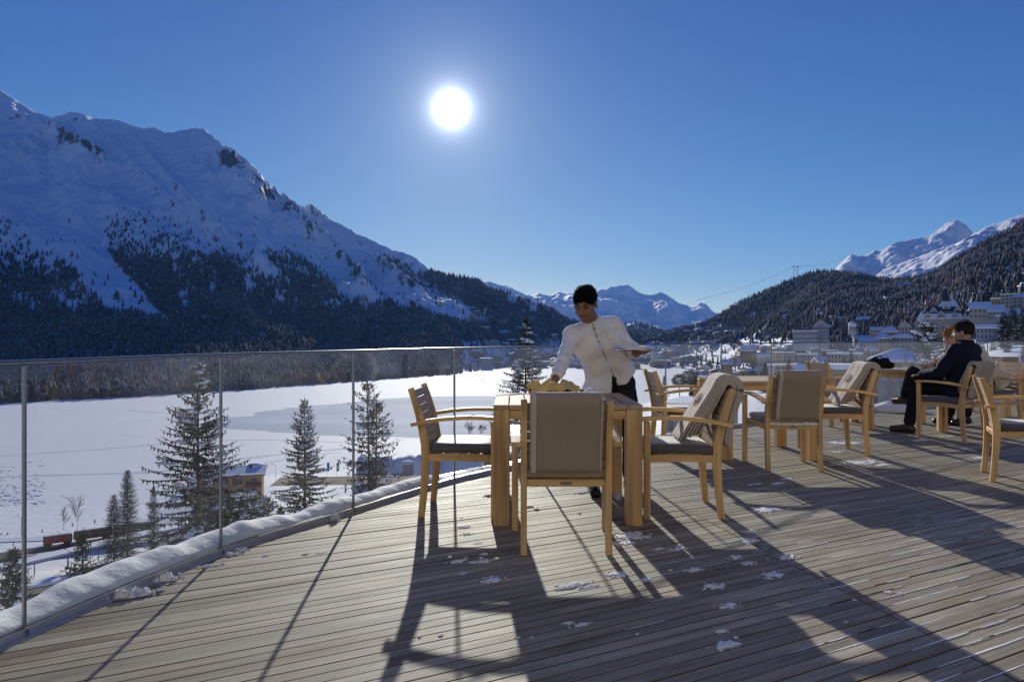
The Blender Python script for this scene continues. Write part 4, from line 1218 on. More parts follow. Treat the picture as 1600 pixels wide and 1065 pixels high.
def figure(name, label, org, S, skin, hair, top_m, leg_m, shoe_m, head_fwd, head_up, hands, cuts, long=0.0, puff=1.0, smile=False, hairvol=0.0, collar=0.045, flare=0.0, hem=None, slit=None, wr=0.004):
    """S: joints in world coordinates. Returns (person object, garment object)."""
    org = Vector(org); A = frame(head_fwd, head_up); hc = S['head']
    J = {k: np.array(v, float) for k, v in S.items()}
    lat = J['sl']-J['sr']; lat /= np.linalg.norm(lat)
    spine = J['neck']-J['pelvis']; spine /= np.linalg.norm(spine)
    fore = np.cross(lat, spine)
    def torso(g):
        w = np.linalg.norm(J['sl']-J['sr'])
        P = []
        ch = J['pelvis']+(J['neck']-J['pelvis'])*0.66; wa = J['pelvis']+(J['neck']-J['pelvis'])*0.33
        for s in (-1, 1):
            P.append((J['pelvis']+lat*s*0.075, wa+lat*s*0.068, 0.098+g, 0.092+g))
            P.append((wa+lat*s*0.068, ch+lat*s*0.085, 0.092+g, 0.098+g))
            P.append((ch+lat*s*0.085, (J['sl'] if s > 0 else J['sr'])*0.55+J['neck']*0.45-spine*0.045, 0.098+g, 0.062+g))
        P.append((J['sl'], J['sr'], 0.052+g, 0.052+g))
        P.append((J['neck']-spine*0.05, J['neck'], 0.066+g*0.8, 0.058+g*0.6))
        return P
    arms = []
    for s, (a, b, c) in {'l': ('sl', 'el', 'wl'), 'r': ('sr', 'er', 'wr')}.items():
        arms += [(J[a], J[b], 0.050, 0.041), (J[b], J[c], 0.040, 0.027)]
    legs = []
    for s in 'lr':
        legs += [(J['h'+s], J['k'+s], 0.082, 0.058), (J['k'+s], J['a'+s], 0.056, 0.036)]
    feet = []
    for s in 'lr':
        feet += [(J['a'+s]-np.array([0, 0, 0.035]), J['t'+s], 0.040, 0.030)]
    head_top = np.array(hc)
    neckc = [(J['neck']-spine*0.02, head_top+A @ np.array([0, -0.02, -0.06]), 0.056, 0.052)]
    body = torso(0.0)+arms+legs+feet+neckc
    lo, hi = bounds(body, 0.12)
    ch = [nets(capsules(body, 0.02), lo, hi, 0.016, org, None, None)]
    hl, hh_ = head_top-0.16, head_top+0.16
    fnh = lambda X, Y, Z: smin(sd_head(X, Y, Z, hc, A), sd_cone(X, Y, Z, *neckc[0][:2], 0.056, 0.052), 0.02)
    ch.append(nets(fnh, hl, hh_, 0.0055, org, None, None))
    for hp in hands:
        lo, hi = bounds(hp, 0.03); ch.append(nets(capsules(hp, 0.006), lo, hi, 0.0042, org, None, None))
    me = merged(ch, name, skin); me.materials.append(skin)
    per = link(name, me); per.location = org; tag(per, label, 'person')
    nets(lambda X, Y, Z: sd_hair(X, Y, Z, hc, A, long, hairvol), hl-0.06, hh_+0.02, 0.0055, org, 'hair', hair, per)
    hr = [c_ for c_ in per.children if c_.name.startswith('hair')][0]
    hv = np.array([v.co[:] for v in hr.data.vertices]); hn_ = np.array([v.normal[:] for v in hr.data.vertices])
    rg_ = np.random.default_rng(len(hv)); pick = rg_.choice(len(hv), min(4200, len(hv)), replace=False)
    hp_, hn_ = hv[pick], hn_[pick]; cl = np.array(hc)-np.array(org)
    rel = (hp_-cl) @ A
    comb = np.stack([rel[:, 0]*2.0+0.25, np.where(rel[:, 1] > 0, 0.9, -0.5), -0.35-rel[:, 2]*0+np.zeros(len(rel))], -1) @ A.T
    dd_ = comb*0.95+hn_*0.25+rg_.normal(0, 0.25, hn_.shape); dd_ /= np.linalg.norm(dd_, axis=1, keepdims=True)
    V_, F_ = spindles(hp_-hn_*0.002, dd_, rg_.uniform(0.6, 1.2, len(hp_))*(0.007+(0.030 if long else 0.016)*np.clip((rel[:, 2]-0.02)/0.09, 0 if not long else 0.5, 1)), rg_.uniform(0.0014, 0.0026, len(hp_)))
    tag(link('hair_strands', np_mesh('hair_strands', V_, F_), hair, hr), kind='stuff')
    face_bits(per, hc, A, smile)
    # jacket: torso and sleeves, grown outward, with folds; open at cuffs, neck and hem
    g = 0.022*puff
    tor = torso(g); slv = []
    for (a, b, c, k) in (('sl', 'el', 'wl', 0), ('sr', 'er', 'wr', 1)):
        f = cuts[k]; cuff = J[b]+(J[c]-J[b])*f
        slv += [(J[a], J[b], 0.060*puff**0.6, 0.053*puff**0.6), (J[b], cuff, 0.052*puff**0.6, 0.043*puff**0.6)]
    hemp = J['pelvis']-spine*0.06 if hem is None else np.array(hem, float)
    ex_ = [(J['pelvis']+lat*s*0.080, hemp-spine*0.05+lat*s*(0.092+flare), 0.104+g, 0.112+g+flare*0.5) for s in (-1, 1)]
    col_ = [(J['neck']-spine*0.03, J['neck']+(head_top-J['neck'])*0.16+spine*(collar-0.045), 0.074*puff**0.3, 0.066*puff**0.3)]
    allp = tor+ex_+slv+(col_ if collar else [])
    def jfn(X, Y, Z):
        d = capsules(tor+ex_, 0.035)(X, Y, Z)
        d = smin(d, capsules(slv, 0.02)(X, Y, Z), 0.030)
        if collar: d = smin(d, capsules(col_, 0.01)(X, Y, Z), 0.012)
        pl_ = -((X-hemp[0])*spine[0]+(Y-hemp[1])*spine[1]+(Z-hemp[2])*spine[2])
        d = smax(d, pl_, 0.010)
        if collar:
            cp = col_[0][1]+spine*0.012; ax = spine
            near = np.sqrt((X-cp[0])**2+(Y-cp[1])**2+(Z-cp[2])**2)
            d = np.where(near < 0.13, smax(d, (X-cp[0])*ax[0]+(Y-cp[1])*ax[1]+(Z-cp[2])*ax[2], 0.006), d)
        for k, (b, c) in enumerate((('el', 'wl'), ('er', 'wr'))):      # square cuffs
            ax = J[c]-J[b]; ax = ax/np.linalg.norm(ax); cp = J[b]+(J[c]-J[b])*(cuts[k]+0.02)
            near = np.sqrt((X-cp[0])**2+(Y-cp[1])**2+(Z-cp[2])**2)
            d = np.where(near < 0.085, smax(d, (X-cp[0])*ax[0]+(Y-cp[1])*ax[1]+(Z-cp[2])*ax[2], 0.006), d)
        if slit is not None: d = smax(d, -slit(X, Y, Z), 0.004)
        q = wr*(0.9*perlin((X+0.6*Z)*9, (Z-0.5*X)*14+Y*6, 7)+0.9*(0.35-np.abs(perlin((X-0.8*Z)*9+3, (Z+0.6*X)*22+Y*8, 9))))
        for b in ('el', 'er'):
            dd = np.sqrt((X-J[b][0])**2+(Y-J[b][1])**2+(Z-J[b][2])**2)
            q = q+wr*1.7*np.exp(-(dd/0.09)**2)*np.sin(Z*95+X*30)
        return d+q
    lo, hi = bounds(allp, 0.17)
    jk = nets(jfn, lo, hi, 0.0105, org, 'jacket', top_m, per)
    tr = []
    for s in 'lr':
        tr += [(J['h'+s], J['k'+s], 0.097, 0.073), (J['k'+s], J['a'+s]+(J['k'+s]-J['a'+s])*0.10, 0.071, 0.066)]
    tr += [(J['pelvis']+lat*0.05+spine*0.03, J['pelvis']-lat*0.05+spine*0.03, 0.112, 0.112)]
    def tfn(X, Y, Z):
        d = capsules(tr, 0.03)(X, Y, Z)
        return d+0.0045*perlin((X+Y)*16, Z*22, 4)
    lo, hi = bounds(tr, 0.14); nets(tfn, lo, hi, 0.013, org, 'trousers', leg_m, per)
    for s in 'lr':
        fw = J['t'+s]-J['a'+s]; fw[2] = fw[2]*0.2; fw = fw/np.linalg.norm(fw)
        heel = J['a'+s]-fw*0.035; heel[2] = J['a'+s][2]-0.062
        toe = J['t'+s].copy(); toe[2] -= 0.006
        sp = [(heel, J['a'+s]-np.array([0, 0, 0.02]), 0.040, 0.044), (heel, toe, 0.038, 0.036), (J['a'+s]-np.array([0, 0, 0.03]), toe, 0.044, 0.030)]
        lo, hi = bounds(sp, 0.07); nets(capsules(sp, 0.03), lo, hi, 0.008, org, 'shoe', shoe_m, per)
    return per, jk

# ---- the waiter, bending over the table
W = dict(head=(0.535, 5.19, 1.432), neck=(0.600, 5.315, 1.300), pelvis=(0.775, 5.56, 0.87), sl=(0.770, 5.40, 1.275), sr=(0.452, 5.30, 1.205),
         el=(0.915, 5.43, 1.095), wl=(0.905, 5.17, 1.068), er=(0.362, 5.10, 1.010), wr=(0.292, 4.92, 0.885),
         hl=(0.87, 5.57, 0.83), hr=(0.69, 5.55, 0.82), kl=(0.93, 5.50, 0.45), kr=(0.65, 5.47, 0.44), al=(0.93, 5.58, 0.09), ar=(0.63, 5.52, 0.09),
         tl=(0.95, 5.40, 0.034), tr=(0.62, 5.28, 0.034))
hr_ = hand_parts(W['wr'], (-0.45, -0.60, -0.42), (0.1, 0.45, -0.9), -1, (0.45, 0.5, 0.55, 0.6), 0.6)
hl_ = hand_parts(W['wl'], (0.12, -0.78, 0.10), (-0.1, 0.05, 1.0), -1, (0.10, 0.12, 0.16, 0.22), 0.2)
def wslit(X, Y, Z):
    # a narrow wedge at the front hem, wider towards the bottom
    ax, az_ = 0.770, 0.900
    return np.maximum(np.maximum(-(X-ax)-0.003, (X-ax)-0.50*(az_-Z)), np.maximum(Z-az_, Y-5.47))
waiter, wjk = figure('person', 'waiter in a white collarless jacket bending over the table with a tray', (0.78, 5.5, 0), W, M_SKIN_B, M_HAIR_K, M_JACKET, M_TROUSER, M_SHOE,
                     (-0.34, -0.80, -0.40), (-0.20, -0.42, 1.0), [hr_, hl_], (0.86, 0.80), smile=True, hairvol=0.004, hem=(0.752, 5.52, 0.828), flare=0.012, slit=wslit, collar=0.040, wr=0.0085)
from mathutils.bvhtree import BVHTree
def seen_on(ob, px, py, lift=0.002):
    """Point of ob's surface met by the sight line through photo point (px, py), in ob's parent space."""
    org = ob.parent.location
    bv = BVHTree.FromPolygons([v.co.copy() for v in ob.data.vertices], [tuple(p.vertices) for p in ob.data.polygons])
    d = Vector(((px-800)/F, 1, -(py-HZ)/F)).normalized()
    h, n, i, dist = bv.ray_cast(Vector((0, 0, H))-Vector(org), d)
    if h is None: return None, None
    if n.dot(d) > 0: n = -n
    return h+n*lift, n
for (x, y) in ((928.5, 512.5), (931.5, 523.5), (934.5, 533)):
    p, n = seen_on(wjk, x, y, 0.003)
    if p: MB().ball(p, 0.0085, 8, 6, sc=(1, 0.6, 1)).build('button', M_GOLD, waiter)
p, n = seen_on(wjk, 954, 526.5, 0.004)
if p: MB().ball(p, 0.021, 12, 8, sc=(1.1, 0.22, 0.75)).build('badge', mat('badge', (0.80, 0.77, 0.62), 0.4, 0.04, 40), waiter)
pk = [q for q in (seen_on(wjk, x, y, 0.0016)[0] for x, y in ((924.5, 501), (926, 506), (928, 514), (931, 524), (935, 534), (941, 547), (948, 562), (955, 577), (960, 588))) if q]
if len(pk) > 2: MB().tube(pk, 0.0030, 5).build('placket_seam', M_GREYTRIM, waiter)
p1 = [q for q in (seen_on(wjk, x, y, 0.0005)[0] for x, y in ((924.6, 498), (925.4, 502), (926.2, 507))) if q]
if len(p1) > 1: MB().tube(p1, 0.0045, 5).build('collar_gap', M_TROUSER, waiter)

# ---- the man in navy, seated with crossed legs
def chair_pt(ch, p):
    m = Matrix.Translation(ch.location) @ Matrix.Rotation(ch.rotation_euler.z, 4, 'Z'); return tuple(m @ Vector(p))
def pose(ch, d): return {k: chair_pt(ch, v) for k, v in d.items()}
def cdir(ch, v): return tuple(Matrix.Rotation(ch.rotation_euler.z, 3, 'Z') @ Vector(v))
# chair space: x to the sitter's right, y forward
MAN = dict(head=(0.0, 0.135, 1.235), neck=(0, 0.095, 1.085), pelvis=(0, 0.185, 0.585), sl=(-0.185, 0.11, 1.02), sr=(0.185, 0.12, 1.02),
           el=(-0.285, 0.25, 0.765), wl=(-0.215, 0.50, 0.735), er=(0.27, 0.33, 0.78), wr=(0.12, 0.56, 0.80),
           hl=(-0.09, 0.22, 0.575), hr=(0.09, 0.22, 0.565), kl=(-0.115, 0.66, 0.745), kr=(-0.035, 0.66, 0.545), al=(0.12, 0.88, 0.43), ar=(-0.085, 0.72, 0.10), tl=(0.16, 1.04, 0.36), tr=(-0.125, 0.905, 0.040))
S = pose(C8, MAN)
h1 = hand_parts(S['wl'], cdir(C8, (0.5, 0.8, -0.1)), cdir(C8, (0.1, 0, -1)), 1, (0.4, 0.45, 0.5, 0.5), 0.5)
h2 = hand_parts(S['wr'], cdir(C8, (-0.5, 0.8, 0.0)), cdir(C8, (-0.1, 0, -1)), -1, (0.4, 0.45, 0.5, 0.5), 0.5)
man, mjk = figure('person', 'man in a navy jacket sitting with crossed legs, seen from behind', C8.location, S, M_SKIN_L, M_HAIR_D, M_NAVY, M_TROUSER, M_SHOE_B,
                  cdir(C8, (-0.25, 0.95, -0.05)), (0, 0, 1), [h1, h2], (0.92, 0.92), puff=1.75, collar=0.075, hem=chair_pt(C8, (0, 0.19, 0.51)), hairvol=0.003, wr=0.006)
c0 = Vector(S['neck'])-Vector(C8.location); ring = []
for k in range(25):
    a = 2*math.pi*k/24; ring.append(c0+Vector((0.088*math.cos(a), 0.088*math.sin(a), 0.071)))
MB().tube(ring, 0.012, 6, cap=False).build('collar_lining', M_GREYTRIM, man)

# ---- the person in cream, leaning on the table
WOM = dict(head=(0.05, 0.80, 1.185), neck=(0.03, 0.665, 1.055), pelvis=(0, 0.235, 0.585), sl=(-0.165, 0.59, 0.985), sr=(0.175, 0.60, 0.985),
           el=(-0.26, 0.74, 0.815), wl=(-0.06, 0.90, 0.95), er=(0.24, 0.80, 0.82), wr=(0.10, 1.00, 0.83),
           hl=(-0.09, 0.28, 0.575), hr=(0.09, 0.28, 0.575), kl=(-0.10, 0.68, 0.56), kr=(0.10, 0.68, 0.56), al=(-0.10, 0.70, 0.12), ar=(0.12, 0.78, 0.10), tl=(-0.11, 0.88, 0.04), tr=(0.13, 0.96, 0.04))
S = pose(C9, WOM)
h1 = hand_parts(S['wl'], cdir(C9, (0.35, 0.1, 0.9)), cdir(C9, (0.6, -0.5, 0.1)), 1, (0.5, 0.6, 0.7, 0.8), 0.6, 0.92)
h2 = hand_parts(S['wr'], cdir(C9, (-0.5, 0.8, 0.0)), cdir(C9, (-0.1, 0, -1)), -1, (0.4, 0.45, 0.5, 0.5), 0.5, 0.92)
wom, cjk = figure('person', 'blond person in a cream coat leaning on the table behind the man', C9.location, S, M_SKIN_L, M_HAIR_Y, M_CREAM, M_TROUSER, M_SHOE,
                  cdir(C9, (-0.1, 0.95, -0.25)), (0, 0, 1), [h1, h2], (0.9, 0.9), long=0.75, puff=1.8, collar=0.07, hem=chair_pt(C9, (0, 0.20, 0.51)), hairvol=0.006, wr=0.006)
# ================================================================== NEARER TREES
def needle_material(name, c1, c2):
    m, n, l, b = nodes_of(name)
    b.inputs['Roughness'].default_value = 0.75; b.inputs['Specular IOR Level'].default_value = 0.2
    t = n.new('ShaderNodeTexCoord'); z = n.new('ShaderNodeTexNoise'); z.inputs['Scale'].default_value = 0.9; z.inputs['Detail'].default_value = 6
    l.new(t.outputs['Object'], z.inputs['Vector'])
    mx = n.new('ShaderNodeMix'); mx.data_type = 'RGBA'; mx.inputs['A'].default_value = (*c1, 1); mx.inputs['B'].default_value = (*c2, 1)
    mr = n.new('ShaderNodeMapRange'); mr.inputs['From Min'].default_value = 0.35; mr.inputs['From Max'].default_value = 0.65
    l.new(z.outputs['Fac'], mr.inputs['Value']); l.new(mr.outputs[0], mx.inputs['Factor']); l.new(mx.outputs['Result'], b.inputs['Base Color'])
    return m
M_NEEDLE = needle_material('spruce_needles', (0.032, 0.037, 0.020), (0.072, 0.064, 0.036))
M_NEEDLE_B = needle_material('tired_needles', (0.060, 0.055, 0.030), (0.125, 0.100, 0.055))
M_BARK = mat('bark', (0.085, 0.062, 0.048), 0.9, 0.3, 3, 0.02, 8)
M_CONE = mat('hanging_cone', (0.13, 0.075, 0.035), 0.8, 0.2, 5)
def spruce(px, py_top, Y, rad, label, seed, height=None, dens=1.0, droop=0.35, snow=0.5, cones=0, sparse=1.0, name='spruce_tree', needles=None, power=0.8, twig=0.42, base_z=None):
    rng = np.random.default_rng(seed)
    top = at(px, py_top, Y); gz = float(ground_z(top.x, top.y)) if base_z is None else base_z
    Ht = top.z-gz
    root = empty(name, (top.x, top.y, gz), 0, label, 'tree', 'conifers below the terrace')
    bend = rng.normal(0, 0.08, 2)
    def axis(h): t = h/Ht; return np.array([bend[0]*math.sin(t*3), bend[1]*math.sin(t*2.5), h])
    r0 = max(0.05, Ht*0.012)
    MB().tube([axis(Ht*k/14) for k in range(15)], [r0*(1-k/14.6)+0.012 for k in range(15)], 8).build('trunk', M_BARK, root)
    z0 = max(0.06*Ht, Ht-rad*6.5)
    P, D, L, Wd = [], [], [], []; limbs = MB(); sn = MB(); cn = MB()
    h = z0
    while h < Ht*0.985:
        t = (h-z0)/(Ht-z0)
        R_ = rad*(1-t)**power+0.10
        nb = max(3, int(round((4.5+2.5*rng.random())*(0.75 if t > 0.8 else 1))))
        a0 = rng.random()*6.28
        for k in range(nb):
            if rng.random() > sparse: continue
            a = a0+6.283*k/nb+rng.normal(0, 0.25); Lb = R_*(0.62+0.5*rng.random())
            out = np.array([math.cos(a), math.sin(a), 0.0]); side = np.array([-math.sin(a), math.cos(a), 0.0])
            e0 = 0.35*t+0.12-droop*(1-t)*0.6+rng.normal(0, 0.08)
            pts = []
            for q in range(8):
                s = q/7
                zz = h+Lb*(e0*s-droop*(0.9-0.7*t)*s*s+0.34*droop*s**4)
                pts.append(axis(h)*[1, 1, 0]+out*Lb*s+np.array([0, 0, zz])+side*0.05*Lb*math.sin(s*3+k))
            limbs.tube([tuple(p) for p in pts], [max(0.006, 0.035*(1-s/7)*min(1, Lb/1.5)) for s in range(8)], 4, cap=False)
            m_ = int(max(4, Lb/0.13*dens))
            for q in range(m_):
                s = (0.12+0.88*(q+rng.random())/m_); i = min(6, int(s*7)); f = s*7-i
                p = pts[i]*(1-f)+pts[i+1]*f; tg = pts[i+1]-pts[i]; tg /= np.linalg.norm(tg)+1e-9
                for sg in (-1, 1):
                    d = tg*(0.55+0.3*rng.random())+side*sg*(0.55+0.35*rng.random())+np.array([0, 0, -0.28-0.45*rng.random()*(1-t)])
                    d /= np.linalg.norm(d)
                    l_ = twig*(0.55+0.75*rng.random())*(1.15-0.7*s)*min(1.0, 0.45+Lb/3)
                    P.append(p+rng.normal(0, 0.02, 3)); D.append(d); L.append(l_); Wd.append(0.045+0.05*rng.random())
                if rng.random() < 0.75:
                    d = tg*0.25+np.array([rng.normal(0, 0.15), rng.normal(0, 0.15), -1.0]); d /= np.linalg.norm(d)
                    P.append(p); D.append(d); L.append(twig*(0.4+0.6*rng.random())); Wd.append(0.04+0.03*rng.random())
                if cones and rng.random() < 0.10*cones and t > 0.25:
                    e_ = p+np.array([rng.normal(0, 0.05), rng.normal(0, 0.05), -0.05])
                    cn.tube([tuple(e_), tuple(e_-[0, 0, 0.07]), tuple(e_-[0, 0, 0.17])], [0.012, 0.032, 0.008], 5)
            P.append(pts[7]); d = pts[7]-pts[6]; d /= np.linalg.norm(d)+1e-9; D.append(d); L.append(twig*0.6); Wd.append(0.05)
            if rng.random() < 0.62*snow*(1-0.4*t):
                s0 = 0.25+0.4*rng.random(); nn = 2+int(Lb*2.2*rng.random())
                for w in range(nn):
                    s = min(0.98, s0+w*0.16/max(0.6, Lb)); i = min(6, int(s*7)); f = s*7-i
                    p = pts[i]*(1-f)+pts[i+1]*f
                    sn.ball(tuple(p+np.array([0, 0, 0.05])+rng.normal(0, 0.04, 3)), 0.10+0.11*rng.random()*min(1.3, Lb), 7, 5, sc=(1.25+0.4*rng.random(), 1.25, 0.62))
        h += (0.30+0.16*rng.random())*(0.55+0.55*(1-t))*min(1.25, max(0.45, rad/2.6))
    P.append(axis(Ht*0.985)); D.append(np.array([0, 0, 1.0])); L.append(0.5); Wd.append(0.05)
    V, Fc = spindles(np.array(P), np.array(D), np.array(L), np.array(Wd))
    link('crown', np_mesh('crown', V, Fc), needles or M_NEEDLE, root)
    tag(limbs.build('branches', M_BARK, root), kind='stuff')
    if sn.v: tag(sn.build('snow_load', M_SNOW, root), kind='stuff')
    if cn.v: tag(cn.build('cones', M_CONE, root), kind='stuff')
    return root
spruce(308, 560, 45, 6.2, 'tall dark spruce with spreading snow laden branches behind the second railing post', 1, dens=0.9, droop=0.42, snow=0.60, power=0.86)
spruce(476, 622, 60, 4.2, 'slender snowy spruce standing between the brown chalet and the twin topped tree', 2, dens=0.95, droop=0.35, snow=0.55)
spruce(573, 597, 40, 2.5, 'thin brownish twin topped spruce hung with cones, its taller stem', 3, dens=0.50, droop=0.5, snow=0.15, cones=4, sparse=0.52, needles=M_NEEDLE_B, power=0.6, twig=0.34)
spruce(589, 628, 40.5, 2.4, 'thin brownish twin topped spruce hung with cones, its shorter stem', 4, dens=0.50, droop=0.45, snow=0.15, cones=4, sparse=0.55, needles=M_NEEDLE_B, power=0.6, twig=0.34)
spruce(822, 495, 70, 4.6, 'tall frosted spruce rising above the rail just left of the waiter', 5, dens=1.0, droop=0.30, snow=0.85, power=0.9)
spruce(199, 733, 245, 6.5, 'dense old spruce by the lake promenade, the taller of two', 6, dens=0.45, droop=0.35, snow=0.25, twig=0.9, power=0.65)
spruce(178, 772, 246, 5.2, 'dense old spruce by the lake promenade, the shorter of two', 7, dens=0.45, droop=0.35, snow=0.25, twig=0.9, power=0.6)
spruce(132, 828, 50, 2.4, 'small open spruce in front of the red train', 8, dens=0.7, droop=0.2, snow=0.15, sparse=0.75, power=0.75)
spruce(21, 853, 42, 2.0, 'small spruce at the left edge below the terrace', 9, dens=0.85, droop=0.25, snow=0.25, power=0.8)
spruce(764, 706, 48, 0.9, 'little spruce seen under the seat of the chair beside the railing', 10, dens=0.9, droop=0.2, snow=0.3, twig=0.25)
spruce(240, 757, 190, 3.5, 'pale spruce half hidden by the big dark spruce', 11, dens=0.5, droop=0.3, snow=0.3, twig=0.7)
for k, (px, py, Y) in enumerate(((350, 768, 60), (372, 778, 66), (394, 768, 78), (416, 774, 70), (333, 790, 56), (407, 786, 58))):
    spruce(px, py, Y, 2.5, ['snowy young spruce below the chalet, tallest and farthest left', 'snowy young spruce in front of the chalet wall', 'snowy young spruce under the chalet balconies', 'snowy young spruce right of the chalet',
                            'low snowy spruce at the foot of the big spruce', 'low snowy spruce between chalet and slender spruce'][k], 50+k, dens=0.85, snow=0.95, droop=0.4, power=0.45)
spruce(438, 790, 75, 1.8, 'young snowy spruce at the foot of the slender spruce', 12, dens=0.9, snow=0.7, droop=0.3)
spruce(1447, 503, 58, 2.6, 'broad dark spruce with snowy top beyond the rail left of the seated man', 13, dens=1.1, snow=0.75, droop=0.4, power=0.5)
spruce(1038, 586, 330, 3.2, 'little dark fir on the shore beside the round bush', 14, dens=0.5, twig=0.9, snow=0.2)
for k, (px, py, Y, r) in enumerate(((1568, 486, 260, 4.2), (1583, 478, 280, 4.6), (1598, 482, 270, 4.4))):
    spruce(px, py, Y, r, ['leftmost of three dark pines under the apartment block', 'middle of three dark pines under the apartment block', 'dark pine at the right edge under the apartment block'][k], 30+k, dens=0.75, twig=0.95, snow=0.35, power=0.7, sparse=0.85)
# round bush on the shore
def bush(px, py, Y, r, label, seed, n=900, m=None):
    rng = np.random.default_rng(seed); c = at(px, py, Y)
    root = empty('round_tree', (c.x, c.y, float(ground_z(c.x, c.y))), 0, label, 'tree')
    zc = c.z-root.location.z
    MB().tube([(0, 0, 0), (0, 0, zc)], [0.3, 0.15], 6).build('trunk', M_BARK, root)
    d = rng.normal(0, 1, (n, 3)); d /= np.linalg.norm(d, axis=1, keepdims=True)
    p = d*(r*(0.55+0.45*rng.random(n)))[:, None]*[1.15, 1.15, 0.95]+[0, 0, zc]
    V, Fc = spindles(p, d, np.full(n, r*0.22), np.full(n, r*0.09))
    link('crown', np_mesh('crown', V, Fc), m or M_NEEDLE, root)
bush(1062, 594, 330, 3.0, 'round dark bushy tree on the shore, the lower of two', 1)
bush(1078, 590, 330, 3.6, 'round dark bushy tree on the shore, the taller of two', 2)
# bare trees and shrubs
def bare(px, py_base, Y, h, label, seed, n=5, name='bare_tree', spread=0.5):
    rng = random.Random(seed); b = at(px, py_base, Y); mb = MB()
    def grow(p, d, L, r, lev):
        e_ = p+d*L; mb.tube([p, (p+e_)/2+Vector((rng.gauss(0, 0.03), rng.gauss(0, 0.03), 0))*L, e_], [r, r*0.8, r*0.6], 4, cap=False)
        if lev == 0: return
        for _ in range(n if lev > 1 else 3):
            q = p+d*L*rng.uniform(0.35, 1.0)
            nd = (d+Vector((rng.gauss(0, spread), rng.gauss(0, spread), rng.gauss(0.15, 0.25)))).normalized()
            grow(q, nd, L*rng.uniform(0.4, 0.6), r*0.55, lev-1)
    if name == 'bare_shrub':
        for q in range(7): grow(Vector((rng.gauss(0, 0.8), rng.gauss(0, 0.8), 0)), Vector((rng.gauss(0, 0.35), rng.gauss(0, 0.35), 1)).normalized(), h*rng.uniform(0.4, 0.62), h*0.012, 3)
    else: grow(Vector((0, 0, 0)), Vector((0, 0, 1)), h*0.80, h*0.010, 3)
    root = empty(name, b, 0, label, 'tree'); mb.build('branches', M_BARK, root)
bare(120, 828, 282, 11, 'bare young tree on the lake promenade, the taller of two', 1, 9)
bare(99, 829, 282, 8, 'bare young tree on the lake promenade, the shorter of two', 2, 9)
bare(733, 677, 330, 7, 'leafless shrub on the shore left of the table, the bigger of two', 3, 6, 'bare_shrub', 0.8)
bare(751, 677, 331, 6, 'leafless shrub on the shore left of the table, the smaller of two', 4, 6, 'bare_shrub', 0.8)

# dark spruces standing between the nearer roofs of the village
proto = None
for k, (px, py, Y, sc_) in enumerate(((1196, 566, 300, 1.0), (1232, 560, 330, 1.1), (1318, 556, 280, 0.9), (1330, 548, 340, 1.1), (1356, 545, 380, 1.1), (1488, 556, 150, 0.7), (1500, 545, 230, 0.9), (1536, 538, 200, 0.9), (1552, 530, 260, 1.1),
                                      (1574, 526, 240, 1.0), (1600, 540, 160, 0.8), (1612, 520, 250, 1.1), (1154, 580, 420, 0.9), (1176, 578, 420, 1.0), (1262, 578, 210, 0.7), (1290, 562, 300, 0.9))):
    lab = ['spruce left of the blanket chair at the empty table', 'spruce above the blanket chair at the empty table', 'slim spruce above the bare chair at the couple\'s table', 'spruce in front of the stone house', 'spruce at the foot of the yellow hotel', 'small spruce directly left of the seated man',
           'dark spruce hidden behind the seated man', 'spruce over the cream coat', 'dark tall spruce above the table at the right edge', 'dark spruce near the pale block', 'small spruce at the right edge over the far chair', 'tall spruce at the right picture edge', 'fir on the shore left of the empty table',
           'fir on the shore above the empty table', 'small spruce behind the blanket chair at the empty table', 'spruce between stone block and cream block'][k]
    if proto is None:
        proto = spruce(px, py, Y, 3.4, lab, 77, dens=0.8, twig=0.75, snow=0.35, power=0.75, base_z=at(px, py, Y).z-15.0); t_ = proto
    else: t_ = copy_tree(proto)
    p_ = at(px, py, Y); t_.location = (p_.x, p_.y, p_.z-15.0*sc_); t_.scale = (sc_, sc_, sc_); t_.rotation_euler = (0, 0, k*1.3); t_['label'] = lab; t_['group'] = 'spruces among the village roofs'
# ================================================================== VILLAGE, STATION, SHORE
WALLS = {'cream': (0.58, 0.50, 0.36), 'white': (0.50, 0.50, 0.51), 'yellow': (0.60, 0.47, 0.24), 'grey': (0.36, 0.36, 0.38), 'ochre': (0.46, 0.30, 0.14), 'brown': (0.20, 0.12, 0.07),
         'rose': (0.46, 0.26, 0.21), 'stone': (0.42, 0.40, 0.36), 'tan': (0.40, 0.28, 0.16)}
WALLS = {k: tuple(c*0.8 for c in v) for k, v in WALLS.items()}
M_WALL = {k: mat('wall_'+k, v, 0.85, 0.08, 0.5, rand=0.06) for k, v in WALLS.items()}
M_VWIN = mat('village_window', (0.07, 0.08, 0.10), 0.2, 0.2, 1, spec=0.5)
M_SHUT = mat('shutter_brown', (0.10, 0.055, 0.03), 0.7, 0.2, 3)
M_EAVE = mat('eave_timber', (0.09, 0.06, 0.045), 0.8, 0.2, 2)
M_SLATE = mat('dark_slate', (0.045, 0.05, 0.048), 0.6, 0.25, 1.5)
M_COPPER = mat('dark_green_roof', (0.035, 0.055, 0.048), 0.6, 0.25, 1.5)
WIN_ME = {}
def win_mesh(w, h):
    k = (round(w, 1), round(h, 1))
    if k not in WIN_ME:
        me = MB().box((0, 0, 0), (w, 0.12, h)).mesh('window'); me.materials.append(M_VWIN); WIN_ME[k] = me
    return WIN_ME[k]
